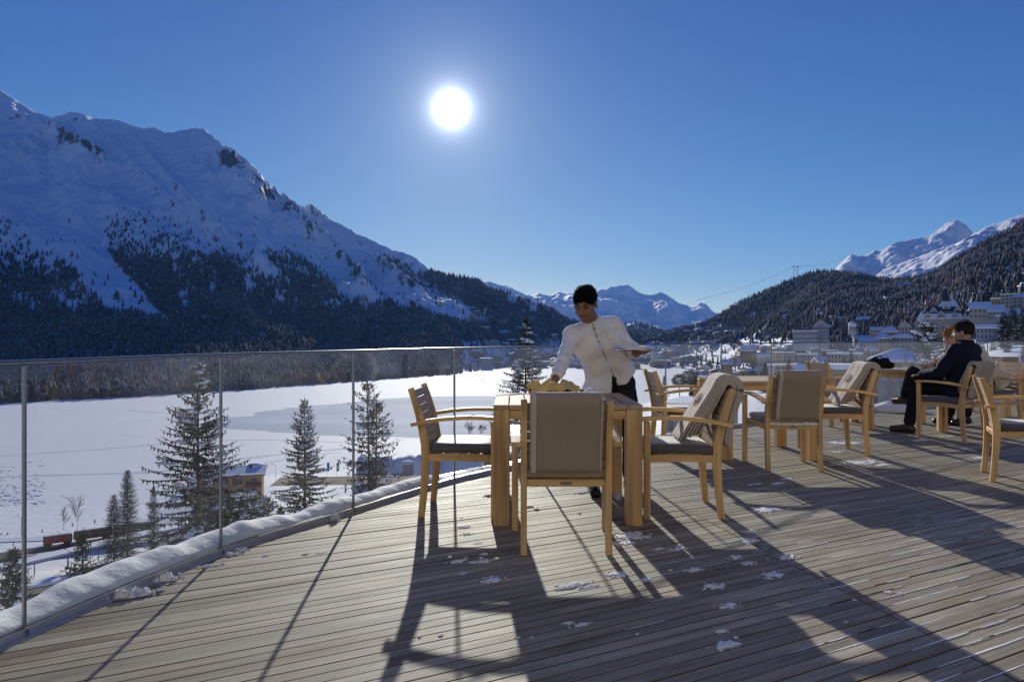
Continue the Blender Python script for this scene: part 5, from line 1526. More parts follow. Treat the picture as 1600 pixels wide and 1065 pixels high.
def roof_mesh(kind, w, d, h, rise, over, th):
    """Snow-covered roof over a w x d block whose eaves are at height h; ridge rise above them."""
    x, y = w/2+over, d/2+over; mb = MB()
    def slab(pts, t):
        n = len(pts); top = [(p[0], p[1], p[2]+t) for p in pts]
        mb.add(list(pts)+top, [tuple(range(n))[::-1], tuple(range(n, 2*n))]+[(i, (i+1) % n, n+(i+1) % n, n+i) for i in range(n)])
    if kind == 'flat': slab([(-x, -y, h), (x, -y, h), (x, y, h), (-x, y, h)], th+0.25)
    elif kind == 'gable':       # ridge along the front
        slab([(-x, -y, h), (x, -y, h), (x, 0, h+rise), (-x, 0, h+rise)], th); slab([(x, y, h), (-x, y, h), (-x, 0.001, h+rise), (x, 0.001, h+rise)], th)
    elif kind == 'gablef':      # gable end to the front
        slab([(-x, -y, h), (0, -y, h+rise), (0, y, h+rise), (-x, y, h)], th); slab([(0.001, -y, h+rise), (x, -y, h), (x, y, h), (0.001, y, h+rise)], th)
    else:                       # hip
        r = min(x, y)*0.92; ax = max(0.05, x-r); ay = max(0.05, y-r)
        b = [(-x, -y, h), (x, -y, h), (x, y, h), (-x, y, h)]; t_ = [(-ax, -ay, h+rise), (ax, -ay, h+rise), (ax, ay, h+rise), (-ax, ay, h+rise)]
        b2 = [(p[0], p[1], p[2]+th) for p in b]; t2 = [(p[0], p[1], p[2]+th) for p in t_]
        mb.add(b+b2+t2, [(3, 2, 1, 0), (8, 9, 10, 11)]+[(i, (i+1) % 4, 4+(i+1) % 4, 4+i) for i in range(4)]+[(4+i, 4+(i+1) % 4, 8+(i+1) % 4, 8+i) for i in range(4)])
    return mb
def building(px0, px1, pe, pb, Y, kind, pr, wall, label, rows=3, cols=6, depth=None, rot=0.0, name='house', group=None, th=0.5, roof_m=None, chim=0, wf=0.5, over=0.6, balc=False):
    """Front spans photo columns px0..px1, eaves at row pe, foot at row pb, ridge at row pr, at depth Y."""
    pc = (px0+px1)/2; b = at(pc, pb, Y); s = Y/F
    w = (px1-px0)*s; h = (pb-pe)*s; rise = max(0.0, (pe-pr)*s); d = depth or max(9.0, w*0.7)
    az = math.atan2(b.x, b.y)
    root = empty(name, b, -az+rot, label, 'building', group)
    sub = 10.0
    MB().box((0, d/2, (h-sub)/2), (w, d, h+sub)).build('wall', M_WALL[wall], root)
    if kind == 'gablef' and rise > 0.3:
        MB().add([(-w/2, 0.03, h), (w/2, 0.03, h), (0, 0.03, h+rise*0.96), (-w/2, d-0.03, h), (w/2, d-0.03, h), (0, d-0.03, h+rise*0.96)], [(0, 1, 2), (5, 4, 3), (0, 3, 4, 1), (1, 4, 5, 2), (2, 5, 3, 0)]).build('gable', M_WALL[wall], root)
    rm = roof_mesh(kind, w, d, h+0.02, rise, over, th)
    rm.v = [(v[0], v[1]+d/2, v[2]) for v in rm.v]
    r = rm.build('roof', roof_m or M_SNOW, root)
    if kind != 'flat': MB().box((0, -over/2, h-0.16), (w+over*1.5, over*0.9, 0.22)).build('eaves', M_EAVE, r)
    for k in range(chim):
        cx = (-0.25+0.5*k)*w; MB().box((cx, d*0.5, h+rise+0.6), (0.9, 0.9, 2.0)).box((cx, d*0.5, h+rise+1.75), (1.2, 1.2, 0.35)).build('chimney', M_WALL['stone'], r)
    if rows and cols:
        ww = min(1.5, w/cols*wf); wh = min(1.9, h/rows*0.52); me = win_mesh(max(0.6, ww), max(0.7, wh))
        for i in range(rows):
            for j in range(cols):
                o = link('window', me, None, root); o.location = (-w/2+w*(j+0.5)/cols, -0.02, h*(i+0.52)/rows)
    if balc:
        for i in range(1, rows):
            MB().box((0, -0.55, h*i/rows+0.5), (w*0.9, 1.0, 1.0)).build('balcony', M_WALL['white'], root)
    return root
# -- landmark buildings
building(1240, 1276, 517, 533, 720, 'flat', 517, 'white', 'long white school wing with flat snowy roof under the wooded hill', 2, 10, 14, name='school_building')
building(1271, 1294, 511, 531, 725, 'gablef', 500, 'white', 'white school tower block with steep snowy roof', 4, 5, 14, name='school_building')
building(1369, 1391, 529, 560, 520, 'hip', 521, 'yellow', 'pale yellow hotel corner with rounded snowy roof beyond the railing', 6, 4, 14, name='hotel_building', th=0.8)
building(1390, 1428, 528, 560, 522, 'hip', 523, 'cream', 'long cream wing of the yellow hotel', 6, 7, 14, name='hotel_building', th=0.8)
building(1344, 1370, 535, 560, 500, 'gable', 529, 'stone', 'stone house with blue white roof left of the yellow hotel', 3, 5)
building(1352, 1370, 548, 566, 430, 'hip', 543, 'cream', 'low cream pavilion with domed snowy roof', 2, 4, th=0.8)
building(1404, 1423, 512, 527, 640, 'gablef', 502, 'white', 'white gabled villa above the yellow hotel', 3, 4, chim=1)
building(1361, 1378, 515, 527, 660, 'gable', 511, 'white', 'small white chalet with snowy roof left of the gabled villa', 2, 4)
building(1378, 1402, 519, 531, 600, 'hip', 511, 'rose', 'rose coloured villa with layered snowy roof above the yellow hotel', 2, 5)
building(1366, 1442, 566, 600, 130, 'hip', 549, 'grey', 'wide low building with broad hipped snow roof beside the spruce', 1, 8, 10, th=0.5, over=0.8)
building(1284, 1366, 577, 610, 120, 'flat', 577, 'brown', 'flat roofed annex under deep snow behind the empty table', 1, 9, 8, th=0.5)
building(1040, 1128, 636, 690, 75, 'flat', 636, 'grey', 'low flat roofed building with a snowy roof edge below the terrace', 1, 6, 8, th=0.15, rot=-0.25)
building(1295, 1345, 553, 580, 420, 'flat', 553, 'cream', 'long flat cream block with snow roof behind the far railing', 3, 10)
building(1246, 1275, 554, 575, 500, 'flat', 554, 'stone', 'plain stone block with flat snow roof left of the cream block', 3, 6)
building(1268, 1283, 546, 566, 520, 'gablef', 542, 'white', 'narrow white house with a chimney near the seventh post', 3, 3, chim=1)
building(1283, 1306, 548, 562, 560, 'flat', 547, 'brown', 'brown flat roofed house behind the narrow white house', 2, 5)
building(1208, 1240, 551, 570, 640, 'flat', 551, 'cream', 'four storey cream apartment block with flat snowy roof', 4, 8, balc=False)
building(1182, 1206, 556, 574, 700, 'gable', 551, 'white', 'cluster house with broad snowy gable beyond the lake', 2, 5)
building(1126, 1144, 569, 577, 900, 'gable', 563, 'brown', 'brown chalet with white gable edges on the far shore', 2, 3, th=1.4)
building(1158, 1182, 548, 557, 1100, 'gable', 540, 'brown', 'dark chalet with blue snow roof at the foot of the wooded hill', 3, 3, th=1.6)
building(1550, 1566, 467, 477, 620, 'flat', 466, 'ochre', 'small orange brown house with a flat snow cap by the apartment block', 1, 4, th=0.9)
building(1566, 1588, 460, 481, 600, 'flat', 459, 'white', 'white apartment block with balconies at the upper right', 4, 4, th=0.7, balc=True)
building(1585, 1612, 464, 484, 570, 'hip', 459, 'cream', 'cream apartment house at the right edge under the snow shoulder', 4, 4, th=0.6)
building(1517, 1545, 482, 498, 560, 'gable', 472, 'cream', 'villa with big snowy roof right of the palace turret', 2, 5)
building(1546, 1566, 487, 500, 520, 'gable', 477, 'grey', 'blue grey house in the shade below the orange house', 2, 4)
building(1528, 1560, 513, 530, 380, 'gable', 508, 'grey', 'dark house with three snowy dormers beside the palace', 2, 6)
building(1590, 1640, 515, 535, 350, 'flat', 514, 'cream', 'pale block at the right edge with thick roof snow', 2, 6)
# domed chapel on the hillside
c = at(1332, 512, 800); ch_ = empty('domed_chapel', c, -math.atan2(c.x, c.y), 'little domed chapel in the woods right of the school', 'church')
MB().tube([(0, 0, -8), (0, 0, 3.2)], 4.2, 12).build('drum', M_WALL['white'], ch_)
d_ = MB().ball((0, 0, 3.0), 4.5, 14, 10, sc=(1, 1, 0.95)).build('dome', M_SNOW, ch_)
MB().tube([(0, 0, 7), (0, 0, 9.2)], [0.8, 0.5], 8).build('lantern', M_WALL['stone'], d_)
# palace hotel: long block, steep dark roofs with snow, pyramid and turret
def palace():
    Y = 600; s = Y/F
    b = at(1468, 548, Y); root = empty('palace_hotel', b, -math.atan2(b.x, b.y), 'large palace hotel with steep dark snowy roofs and a pointed turret', 'hotel')
    def X(px): return (px-1468)*s
    def Z(py): return (548-py)*s
    def block(x0, x1, ztop, y0=0, d=16, m='cream'):
        MB().box(((x0+x1)/2, y0+d/2, (ztop-12)/2), (x1-x0, d, ztop+12)).build('wall', M_WALL[m], root)
    block(X(1439), X(1498), Z(498)); block(X(1498), X(1526), Z(499.5), 2.0, 14, 'rose'); block(X(1522), X(1560), Z(507), 6, 10, 'cream')
    def pyramid(x0, x1, z0, zt, y0, d, m, name, tw=0.04, snowy=True):
        cx, cy = (x0+x1)/2, y0+d/2; hw, hd = (x1-x0)/2, d/2
        v = [(cx-hw, cy-hd, z0), (cx+hw, cy-hd, z0), (cx+hw, cy+hd, z0), (cx-hw, cy+hd, z0)]+[(cx-hw*tw, cy-hd*tw, zt), (cx+hw*tw, cy-hd*tw, zt), (cx+hw*tw, cy+hd*tw, zt), (cx-hw*tw, cy+hd*tw, zt)]
        return MB().add(v, [(3, 2, 1, 0), (4, 5, 6, 7)]+[(i, (i+1) % 4, 4+(i+1) % 4, 4+i) for i in range(4)]).build(name, m, root)
    pyramid(X(1437), X(1500), Z(498), Z(487), -1, 18, M_SNOW, 'lower_roof', 0.82)
    r1 = pyramid(X(1444), X(1504), Z(489.5), Z(476), 0, 16, M_COPPER, 'mansard_roof', 0.55)
    pyramid(X(1466), X(1494), Z(479), Z(463), 2, 12, M_SNOW, 'snow_roof', 0.30)
    pyramid(X(1470), X(1483), Z(470), Z(450), 2.5, 8, M_COPPER, 'spire', 0.02)
    pyramid(X(1499), X(1528), Z(499), Z(493), 1, 16, M_SNOW, 'lower_roof', 0.8)
    tu = MB().tube([(X(1512), 6, Z(497)), (X(1512), 6, Z(486)), (X(1512), 6, Z(462))], [4.4, 3.8, 0.15], 8).build('turret_roof', M_COPPER, root)
    MB().tube([(X(1512), 6, Z(463)), (X(1512), 6, Z(458))], 0.25, 5).build('finial', M_GOLD, tu)
    for (px, py, w) in ((1452, 493, 5), (1470, 493, 7), (1488, 493, 5), (1512, 493, 6), (1477, 480, 5), (1460, 484, 4), (1492, 483, 4)):
        dm = MB().add([(X(px)-w/2, -1.5, Z(py)-1.5), (X(px)+w/2, -1.5, Z(py)-1.5), (X(px), -1.5, Z(py)+w*0.5), (X(px)-w/2, 5, Z(py)-1.5), (X(px)+w/2, 5, Z(py)-1.5), (X(px), 5, Z(py)+w*0.5)],
                      [(0, 1, 2), (5, 4, 3), (0, 3, 4, 1), (1, 4, 5, 2), (2, 5, 3, 0)]).build('dormer', M_WALL['stone'], root)
        for sg in (-1, 1):
            MB().strip([(X(px)+sg*(w/2+0.5), 1.5, Z(py)-1.4), (X(px), 1.5, Z(py)+w*0.5+0.35)], (0, 1, 0), 7.6, 0.5).build('dormer_snow', M_SNOW, dm)
    me = win_mesh(1.5, 2.1)
    for i in range(4):
        for j in range(8):
            o = link('window', me, None, root); o.location = (X(1443)+j*(X(1494)-X(1443))/7, -0.03, 2.5+i*5.6)
    for i in range(3):
        for j in range(4):
            o = link('window', me, None, root); o.location = (X(1502)+j*(X(1523)-X(1502))/3, 1.97, 6+i*6.0)
palace()
# flag on the palace's left corner
f0 = at(1446, 487, 598); fl_ = empty('flag', f0, 0, 'red and white flag flying at the left corner of the palace hotel', 'flag')
MB().tube([(0, 0, 0), (0, 0, 9)], 0.12, 6).build('pole', M_STEEL, fl_)
MB().box((0.9, 0, 7.2), (1.6, 0.08, 2.6)).build('cloth', mat('flag_red', (0.5, 0.05, 0.05), 0.8, 0.1, 1), fl_)

# -- the spa quarter at the far end of the lake
building(700, 718, 566, 579, 1780, 'flat', 562, 'rose', 'rose brown block on the far shore behind the fourth railing post', 4, 6, th=1.0)
building(728, 752, 563, 579, 1760, 'flat', 560, 'grey', 'wide grey apartment block on the far shore', 6, 8, th=1.0)
building(750, 768, 560, 580, 1720, 'flat', 559, 'grey', 'tall grey apartment slab at the water\'s edge', 7, 6, th=1.0)
building(772, 805, 553, 567, 2050, 'flat', 552, 'stone', 'long block with snow roof behind the grey slab', 4, 12, th=1.0)
building(757, 774, 551, 560, 2150, 'flat', 550, 'white', 'white factory block under the steaming chimney', 2, 6, th=1.0)
vr = random.Random(11)
adj = ['small', 'low', 'plain', 'tidy', 'long']
cols_ = ['cream', 'white', 'grey', 'stone', 'yellow', 'rose', 'brown', 'ochre']
for k in range(270):
    far = k < 160
    if far:
        px = vr.uniform(730, 1160); Y = vr.uniform(1720, 2350)
        base = land_z(px, Y); pb = HZ-(base-H)*F/Y-0.5
        w = vr.uniform(14, 34)*F/Y; hh_ = vr.choice([8, 9, 11, 13, 16])*F/Y
        lab, grp = 'snow roofed house of the far quarter at the head of the lake', 'houses at the head of the lake'
    else:
        px = vr.uniform(1080, 1640); Y = vr.uniform(420, 1300)
        base = land_z(px, Y); pb = HZ-(base-H)*F/Y
        if px < 1230: Y = vr.uniform(1000, 1500); base = land_z(px, Y); pb = HZ-(base-H)*F/Y
        w = vr.uniform(11, 24)*F/Y; hh_ = vr.choice([7, 8, 9, 11, 13])*F/Y
        lab, grp = 'snow roofed village house among trees on the slope beyond the right railing', 'houses of the village on the slope'
        if 1366 < px < 1440 and pb < 565 and pb > 500: continue
        if 1430 < px < 1535 and pb < 560: continue
    kind = vr.choice(['flat', 'flat', 'gable', 'gablef', 'hip']); wall = vr.choice(cols_)
    marks = [(735, 'behind the fourth and fifth posts'), (800, 'left of the tall frosted spruce'), (860, 'left of the waiter'), (960, 'behind the waiter'), (1040, 'just right of the waiter'), (1090, 'above the bare chair'), (1150, 'above the empty table'),
             (1205, 'above the blanket chair'), (1260, 'left of the school'), (1320, 'near the chapel'), (1380, 'around the yellow hotel'), (1450, 'beside the broad dark spruce'), (1540, 'behind the seated couple'), (1700, 'near the right edge')]
    where = [t for m_, t in marks if px < m_][0]
    lab = '%s house with %s snow roof %s, %s' % (wall, {'flat': 'flat', 'gable': 'broad', 'gablef': 'gabled', 'hip': 'hipped'}[kind], where, 'across the lake' if far else ('low on the slope' if pb > 556 else 'higher on the slope'))
    rise = 0 if kind == 'flat' else vr.uniform(3, 4.5)*F/Y
    building(px-w/2, px+w/2, pb-hh_, pb, Y, kind, pb-hh_-rise, wall, lab, vr.choice([2, 3, 3, 4]), max(3, int(w/ (F/Y)/3.4)), group=grp, th=1.3 if kind == 'gablef' else 0.9, rot=vr.uniform(-0.5, 0.5), over=0.9)
same = {}
for o in list(COL.objects):
    if o.get('group') in ('houses at the head of the lake', 'houses of the village on the slope'): same.setdefault(o['label'], []).append(o)
for lab, obs in same.items():                               # tell look-alikes apart by their place from left to right
    if len(obs) > 1:
        obs.sort(key=lambda o: o.location.x/o.location.y)
        names = ['left', 'right'] if len(obs) == 2 else (['left', 'middle', 'right'] if len(obs) == 3 else ['leftmost', 'second', 'third', 'fourth', 'fifth', 'sixth', 'seventh', 'eighth', 'ninth', 'tenth'])
        for q, o in zip(names, obs): o['label'] = q+' '+lab
for k, (px, py) in enumerate(((773.5, 549), (690, 546))):            # steam standing over two chimneys
    b = at(px, py, 2150); rt = empty('steaming_chimney', b, 0, ['chimney with white steam beside the spruce at the far shore', 'chimney with drifting steam above the far wood'][k], 'chimney')
    MB().tube([(0, 0, -14), (0, 0, 0)], [1.6, 1.3], 8).build('stack', M_WALL['stone'], rt)
    st = MB(); rr_ = random.Random(k)
    for q in range(14): st.ball((rr_.gauss(0, 1.0)+q*0.25*(1+k), rr_.gauss(0, 1), q*1.1), 1.5+0.14*q, 7, 5)
    sm_ = bpy.data.materials.new('steam%d' % k); sm_.use_nodes = True; bs = sm_.node_tree.nodes['Principled BSDF']; bs.inputs['Base Color'].default_value = (0.9, 0.9, 0.9, 1); bs.inputs['Alpha'].default_value = 0.5; bs.inputs['Roughness'].default_value = 1
    tag(st.build('steam', sm_, rt), kind='stuff')
# trees standing between the houses
rg = np.random.default_rng(21)
n = 7500
px = np.concatenate([rg.uniform(1080, 1900, n), rg.uniform(690, 1150, 1300), rg.uniform(1180, 1700, 0)]); Yv = np.concatenate([rg.uniform(430, 1350, n), rg.uniform(1680, 2700, 1300), rg.uniform(120, 380, 0)])
X_ = (px-800)*Yv/F; Z_ = np.array([land_z(a, b) for a, b in zip(px, Yv)]); ok = (Z_ > -77) & (fbm(X_/70, Yv/70, 3, 31) > -0.12)
ok &= ~((px > 1366) & (px < 1432) & (Yv < 540)) & ~((px > 1434) & (px < 1530) & (Yv < 610)) & ~((px > 1236) & (px < 1298) & (Yv < 735))
ok &= ~((Yv < 200) & (px > 1270) & (px < 1460))
P = np.stack([X_, Yv, Z_], -1)[ok]
forest('forest', P, rg.uniform(5, 12, len(P)), 'conifers and bare larches growing between the village houses', tiers=5, sides=9, seed=22,
       tint=np.clip(0.4+0.45*fbm(P[:, 0]/40, P[:, 1]/40, 2, 9)+rg.normal(0, 0.25, len(P)), 0, 1))

# -- brown chalet block below the terrace
def chalet():
    Y = 205; s = Y/F; b = at(384, 800, Y); root = empty('chalet_block', b, R(14), 'three storey tan chalet with overhanging snowy roof beside the big spruce', 'building')
    d, w2, h = 13.0, 7.5, (800-741)*s
    MB().box((-d/2, w2/2+0.5, (h-14)/2), (d, w2+1, h+14)).build('wall', M_WALL['tan'], root)
    MB().box((2.15, w2/2+0.8, (h-14)/2), (4.2, w2, h+13.9)).build('wall', M_WALL['ochre'], root)
    rm = roof_mesh('gable', d+4.3, w2+1, h+0.05, 1.3, 1.3, 0.6); rm.v = [(v[0]-d/2+2.1, v[1]+w2/2+0.5, v[2]) for v in rm.v]
    r = rm.build('roof', M_SNOW, root)
    MB().box((-d/2+2.1, -0.45, h-0.12), (d+6.6, 1.5, 0.28)).build('eaves', M_EAVE, r)
    MB().box((1.0, w2*0.35, h+1.8), (0.8, 0.8, 1.6)).build('chimney', M_SLATE, r)
    MB().ball((2.2, w2*0.6, h+1.3), 2.2, 12, 8, sc=(1.3, 1.0, 0.55)).build('snow_cornice', M_SNOW, r)
    for i in range(3):
        for x in (-2.2, -6.0, -9.8):
            o = link('window', win_mesh(1.3, 1.5), None, root); o.location = (x, -0.04, h-1.9-i*3.0)
            for sg in (-1, 1):
                MB().box((x+sg*1.05, -0.05, h-1.9-i*3.0), (0.7, 0.10, 1.6)).build('shutter', M_SHUT, root)
        o = link('window', win_mesh(1.6, 1.7), None, root); o.location = (2.1, 0.76, h-2.0-i*3.0)
        q = MB().box((2.2, 0.3, h-3.2-i*3.0), (4.4, 0.9, 0.95)).build('balcony', M_SHUT, root)
        MB().box((2.2, 0.3, h-2.62-i*3.0), (4.6, 1.1, 0.14)).build('handrail', M_EAVE, q)
chalet()

# -- station by the lake, lower left
def ramp(name, pa, pb_, z, w, m, label, cat, h=0.6, legs=True, roofm=M_SNOW):
    a = Vector((*lake_pt(pa[0], pa[1], z), z)); b = Vector((*lake_pt(pb_[0], pb_[1], z), z)); d = b-a; L = d.length; rz = math.atan2(d.y, d.x)
    root = empty(name, (a+b)/2, rz, label, cat)
    MB().box((0, 0, 0.3), (L, w, 0.35), 0, 0.0).box((0, 0, 0.65), (L-0.1, w-0.3, 0.34), 0, 0.08).build('snow_roof', roofm, root)
    MB().box((0, -w/2+0.12, 0.0), (L, 0.2, 0.5)).build('fascia', M_EAVE, root)
    n = int(L/9)
    for k in range(n):
        MB().tube([(-L/2+L*(k+0.5)/n, 0, 0.1), (-L/2+L*(k+0.5)/n, 0, -5.2)], 0.14, 6).build('column', M_EAVE, root)
ramp('platform_canopy', (-160, 925), (300, 818), -71.0, 6.5, None, 'long snow covered platform canopy between the train and the road', 'canopy')
ramp('platform_canopy', (-160, 952), (130, 900), -70.5, 5.5, None, 'snow covered canopy nearest the terrace, left of the small open spruce', 'canopy')
M_ROAD = mat('gritty_road', (0.17, 0.13, 0.10), 0.9, 0.35, 0.4)
M_TRACKBED = mat('track_bed', (0.075, 0.06, 0.055), 0.9, 0.35, 0.6)
def flat_strip(name, px, z, w, m, lift=0.0):
    pts = [Vector((*lake_pt(x, y, z), 0)) for x, y in px]; vs = []
    sub = curve_pts([(p.x, p.y) for p in pts], 6)
    for i, p in enumerate(sub):
        t = (sub[min(i+1, len(sub)-1)]-sub[max(i-1, 0)]).normalized(); s_ = Vector((t.y, -t.x, 0))
        for sg in (-1, -0.33, 0.33, 1):
            q = p+s_*w/2*sg; vs.append((q.x, q.y, max(z, float(ground_z(q.x, q.y))+0.25)+lift))
    n = len(sub)
    mb = MB().add(vs, [(4*i+k, 4*i+k+1, 4*i+k+5, 4*i+k+4) for i in range(n-1) for k in range(3)])
    tag(mb.build(name, m), kind='structure')
flat_strip('road', [(-120, 955), (40, 920), (110, 905), (180, 885), (260, 862), (340, 845)], -74.6, 13, M_ROAD)
flat_strip('track_bed', [(-200, 905), (0, 868), (100, 853), (240, 832), (330, 815)], -75.4, 9, M_TRACKBED)
flat_strip('promenade', [(-200, 862), (0, 845), (90, 840), (170, 824), (260, 806)], -78.0, 7, M_TRACK)
M_RED = mat('train_red', (0.40, 0.035, 0.025), 0.45, 0.12, 1.0, spec=0.4); M_RED_SHADED = mat('coach_red_shaded', (0.16, 0.035, 0.028), 0.5, 0.2, 1.0)  # the darker red has the shade on the coaches put into its colour
def train():
    a = Vector(lake_pt(66, 853, -75.2)); b = Vector(lake_pt(238, 829, -75.2)); d = (b-a).normalized(); rz = math.atan2(d.y, d.x)
    root = empty('train', (a.x, a.y, -75.2), rz, 'red locomotive with coaches coloured dark as in shade standing at the lakeside station', 'train')
    x = 0.0
    for k, L in enumerate((9.5, 13, 13)):
        m = M_RED if k == 0 else M_RED_SHADED
        car = MB().box((x+L/2, 0, 2.1), (L-0.5, 2.7, 2.7), 0, 0.18).build('car_body', m, root)
        MB().box((x+L/2, 0, 3.6), (L-0.8, 2.3, 0.35), 0, 0.1).build('roof', M_SLATE if k else M_SNOW, car)
        for q in range(3 if k == 0 else 7):
            for sg in (-1, 1):
                MB().box((x+1.2+q*(L-2.4)/(2 if k == 0 else 6), sg*1.36, 2.55), (1.1, 0.06, 0.85)).build('window', M_VWIN, car)
        if k == 0:
            MB().box((x+0.22, 0, 2.7), (0.06, 1.9, 0.8)).build('windscreen', M_VWIN, car)
            MB().tube([(x+L*0.6, -0.7, 3.8), (x+L*0.45, 0, 5.0), (x+L*0.6, 0.7, 3.8)], 0.05, 5).build('pantograph', M_EAVE, car)
        for q in (0.18, 0.82):
            MB().box((x+L*q, 0, 0.45), (2.6, 2.2, 0.8)).build('bogie', M_SLATE, car)
        x += L
train()
def lamp(px, pt, pb_, Y, label, arm=1.2):
    t, b = at(px, pt, Y), at(px, pb_, Y); h = t.z-b.z; root = empty('street_lamp', b, 0, label, 'street lamp')
    MB().tube([(0, 0, -1), (0, 0, h*0.8), (-arm*0.2, 0, h*0.95), (-arm*0.6, 0, h), (-arm, 0, h)], [0.10, 0.07, 0.06, 0.05, 0.05], 6).build('pole', M_STEEL, root)
    MB().box((-arm-0.25, 0, h), (0.8, 0.3, 0.16), 0, 0.03).build('lamp_head', M_SLATE, root)
lamp(33.5, 805, 833, 280, 'curved street lamp on the promenade left of the walkers')
lamp(198, 822, 845, 240, 'slim street lamp on the platform below the old spruces', 0.6)
lamp(107, 857, 880, 215, 'slim street lamp on the platform in front of the train', 0.6)
lamp(431, 725, 752, 300, 'curved street lamp right of the chalet on the shore')
for k, (px, py) in enumerate(((511, 738), (526, 738))):            # two banners by the shore
    b = at(px, py, 300); root = empty('banner', b, 0, ['all blue banner on the shore between the two spruces', 'blue and yellow banner on the shore between the two spruces'][k], 'banner')
    MB().tube([(0, 0, -3), (0, 0, 4.3)], 0.06, 6).build('pole', M_STEEL, root)
    MB().box((0.55, 0, 2.4), (1.0, 0.05, 3.6)).build('cloth', mat('banner_blue', (0.05, 0.12, 0.42), 0.7, 0.1, 1), root)
    if k: MB().box((0.60, -0.04, 2.2), (0.62, 0.03, 1.5)).build('emblem', mat('banner_yellow', (0.62, 0.50, 0.08), 0.7, 0.1, 1), root)
# low concrete wall and bin shape on the snowy bank left of the table
b = at(637, 744, 75); root = empty('concrete_post', b, 0.3, 'snow capped concrete block on the bank right of the twin topped spruce', 'block')
MB().box((0, 0, 0.3), (1.1, 0.9, 2.2), 0, 0.05).build('body', M_WALL['stone'], root); MB().ball((0, 0, 1.45), 0.65, 10, 6, sc=(1.05, 0.85, 0.35)).build('snow_cap', M_SNOW, root)
# walkers on the promenade
def walker(px, py, Y, rz, label, seed, m):
    b = at(px, py, Y); s = 1.0; ph = 0.22 if seed % 2 else -0.22
    J = [((0.09, 0, 0.92), (0.09, ph, 0.48), 0.10, 0.075), ((0.09, ph, 0.48), (0.09, ph*1.2, 0.06), 0.07, 0.06), ((-0.09, 0, 0.92), (-0.09, -ph, 0.48), 0.10, 0.075), ((-0.09, -ph, 0.48), (-0.09, -ph*1.5, 0.06), 0.07, 0.06),
         ((0, 0, 0.95), (0, 0.02, 1.38), 0.19, 0.20), ((0.2, 0, 1.38), (0.26, -ph*0.6, 0.92), 0.075, 0.06), ((-0.2, 0, 1.38), (-0.26, ph*0.6, 0.92), 0.075, 0.06), ((0, 0.02, 1.45), (0, 0.04, 1.62), 0.07, 0.11), ((0, 0.04, 1.62), (0, 0.05, 1.68), 0.11, 0.10)]
    V, Fq = surface_nets(capsules([(np.array(a), np.array(c), r1, r2) for a, c, r1, r2 in J], 0.05), (-0.5, -0.55, -0.1), (0.5, 0.55, 1.95), 0.05)
    o = link('person', np_mesh('person', V, Fq, True), m); o.location = b; o.rotation_euler = (0, 0, rz); tag(o, label, 'person', 'walkers on the lake promenade')
M_DARKCOAT = mat('dark_coat', (0.02, 0.022, 0.03), 0.9, 0.2, 5)
for k, (px, py, lab) in enumerate(((2, 839, 'walker in dark clothes at the very left of the promenade'), (12, 838, 'walker just left of the curved promenade lamp'), (66, 833, 'walker in dark clothes right of the curved promenade lamp'),
                                   (113.5, 823, 'walker beside the bare young trees'), (148, 818, 'walker farthest right on the promenade, near the old spruces'))):
    walker(px, py, 284, 1.2+k*0.4, lab, k, M_DARKCOAT)
# cable-car pylon and cable on the wooded hill
pb_ = at(1243, 436, 1750); py_ = empty('cableway_pylon', pb_, 0, 'cableway pylon standing on the ridge of the wooded hill', 'pylon')
for sx in (-1, 1): MB().tube([(sx*5, 0, -14), (sx*4.2, 0, 31)], 0.55, 6).build('mast', M_SLATE, py_)
MB().box((0, 0, 31), (18, 1.2, 1.4)).build('crossarm', M_SLATE, py_); MB().box((0, 0, 22), (8.6, 0.8, 0.8)).build('brace', M_SLATE, py_)
c0, c1, c2 = at(1243, 416, 1750), at(1318, 403, 2600), at(1085, 470, 1500)
cb = MB().tube([c0, c0*0.5+c1*0.5-Vector((0, 0, 12)), c1], 0.28, 4).build('cableway_cable', M_SLATE); tag(cb, 'thin cable running up from the pylon to the snow peak', 'cable')
cb = MB().tube([c0, c0*0.5+c2*0.5-Vector((0, 0, 10)), c2], 0.22, 4).build('cableway_cable', M_SLATE); tag(cb, 'thin cable running down left from the pylon', 'cable')

# snow wall added so the bank shows blue shade, and road below the terrace
def berm():
    vs, fs = [], []; n, m_ = 120, 10
    for i in range(n):
        px = 560+300*i/(n-1); Y = 80+3*math.sin(i*0.09)
        top = at(px, 713+5*float(fbm(np.array(i*0.11), np.array(0.3), 3, 8))+7*max(0, (i-95)/25), Y)
        gz = float(ground_z(top.x, top.y))
        for j in range(m_):
            f = j/(m_-1)*2-1; z = gz-1.5+(top.z-gz+1.5)*max(0, 1-abs(f)**2.2)+0.25*float(perlin(i*0.3, j*0.7, 4))
            vs.append((top.x, Y+f*3.2, z))
    for i in range(n-1):
        for j in range(m_-1): fs.append((i*m_+j, (i+1)*m_+j, (i+1)*m_+j+1, i*m_+j+1))
    tag(link('added_snow_wall', np_mesh('added_snow_wall', vs, fs, True), M_GROUND), 'wall of snow added for its shaded face along the road under the terrace', 'snow', kind='stuff')
berm()
flat_strip('road', [(430, 752), (560, 750), (680, 748), (800, 747), (900, 746)], -13.0, 4.2, M_ROAD)
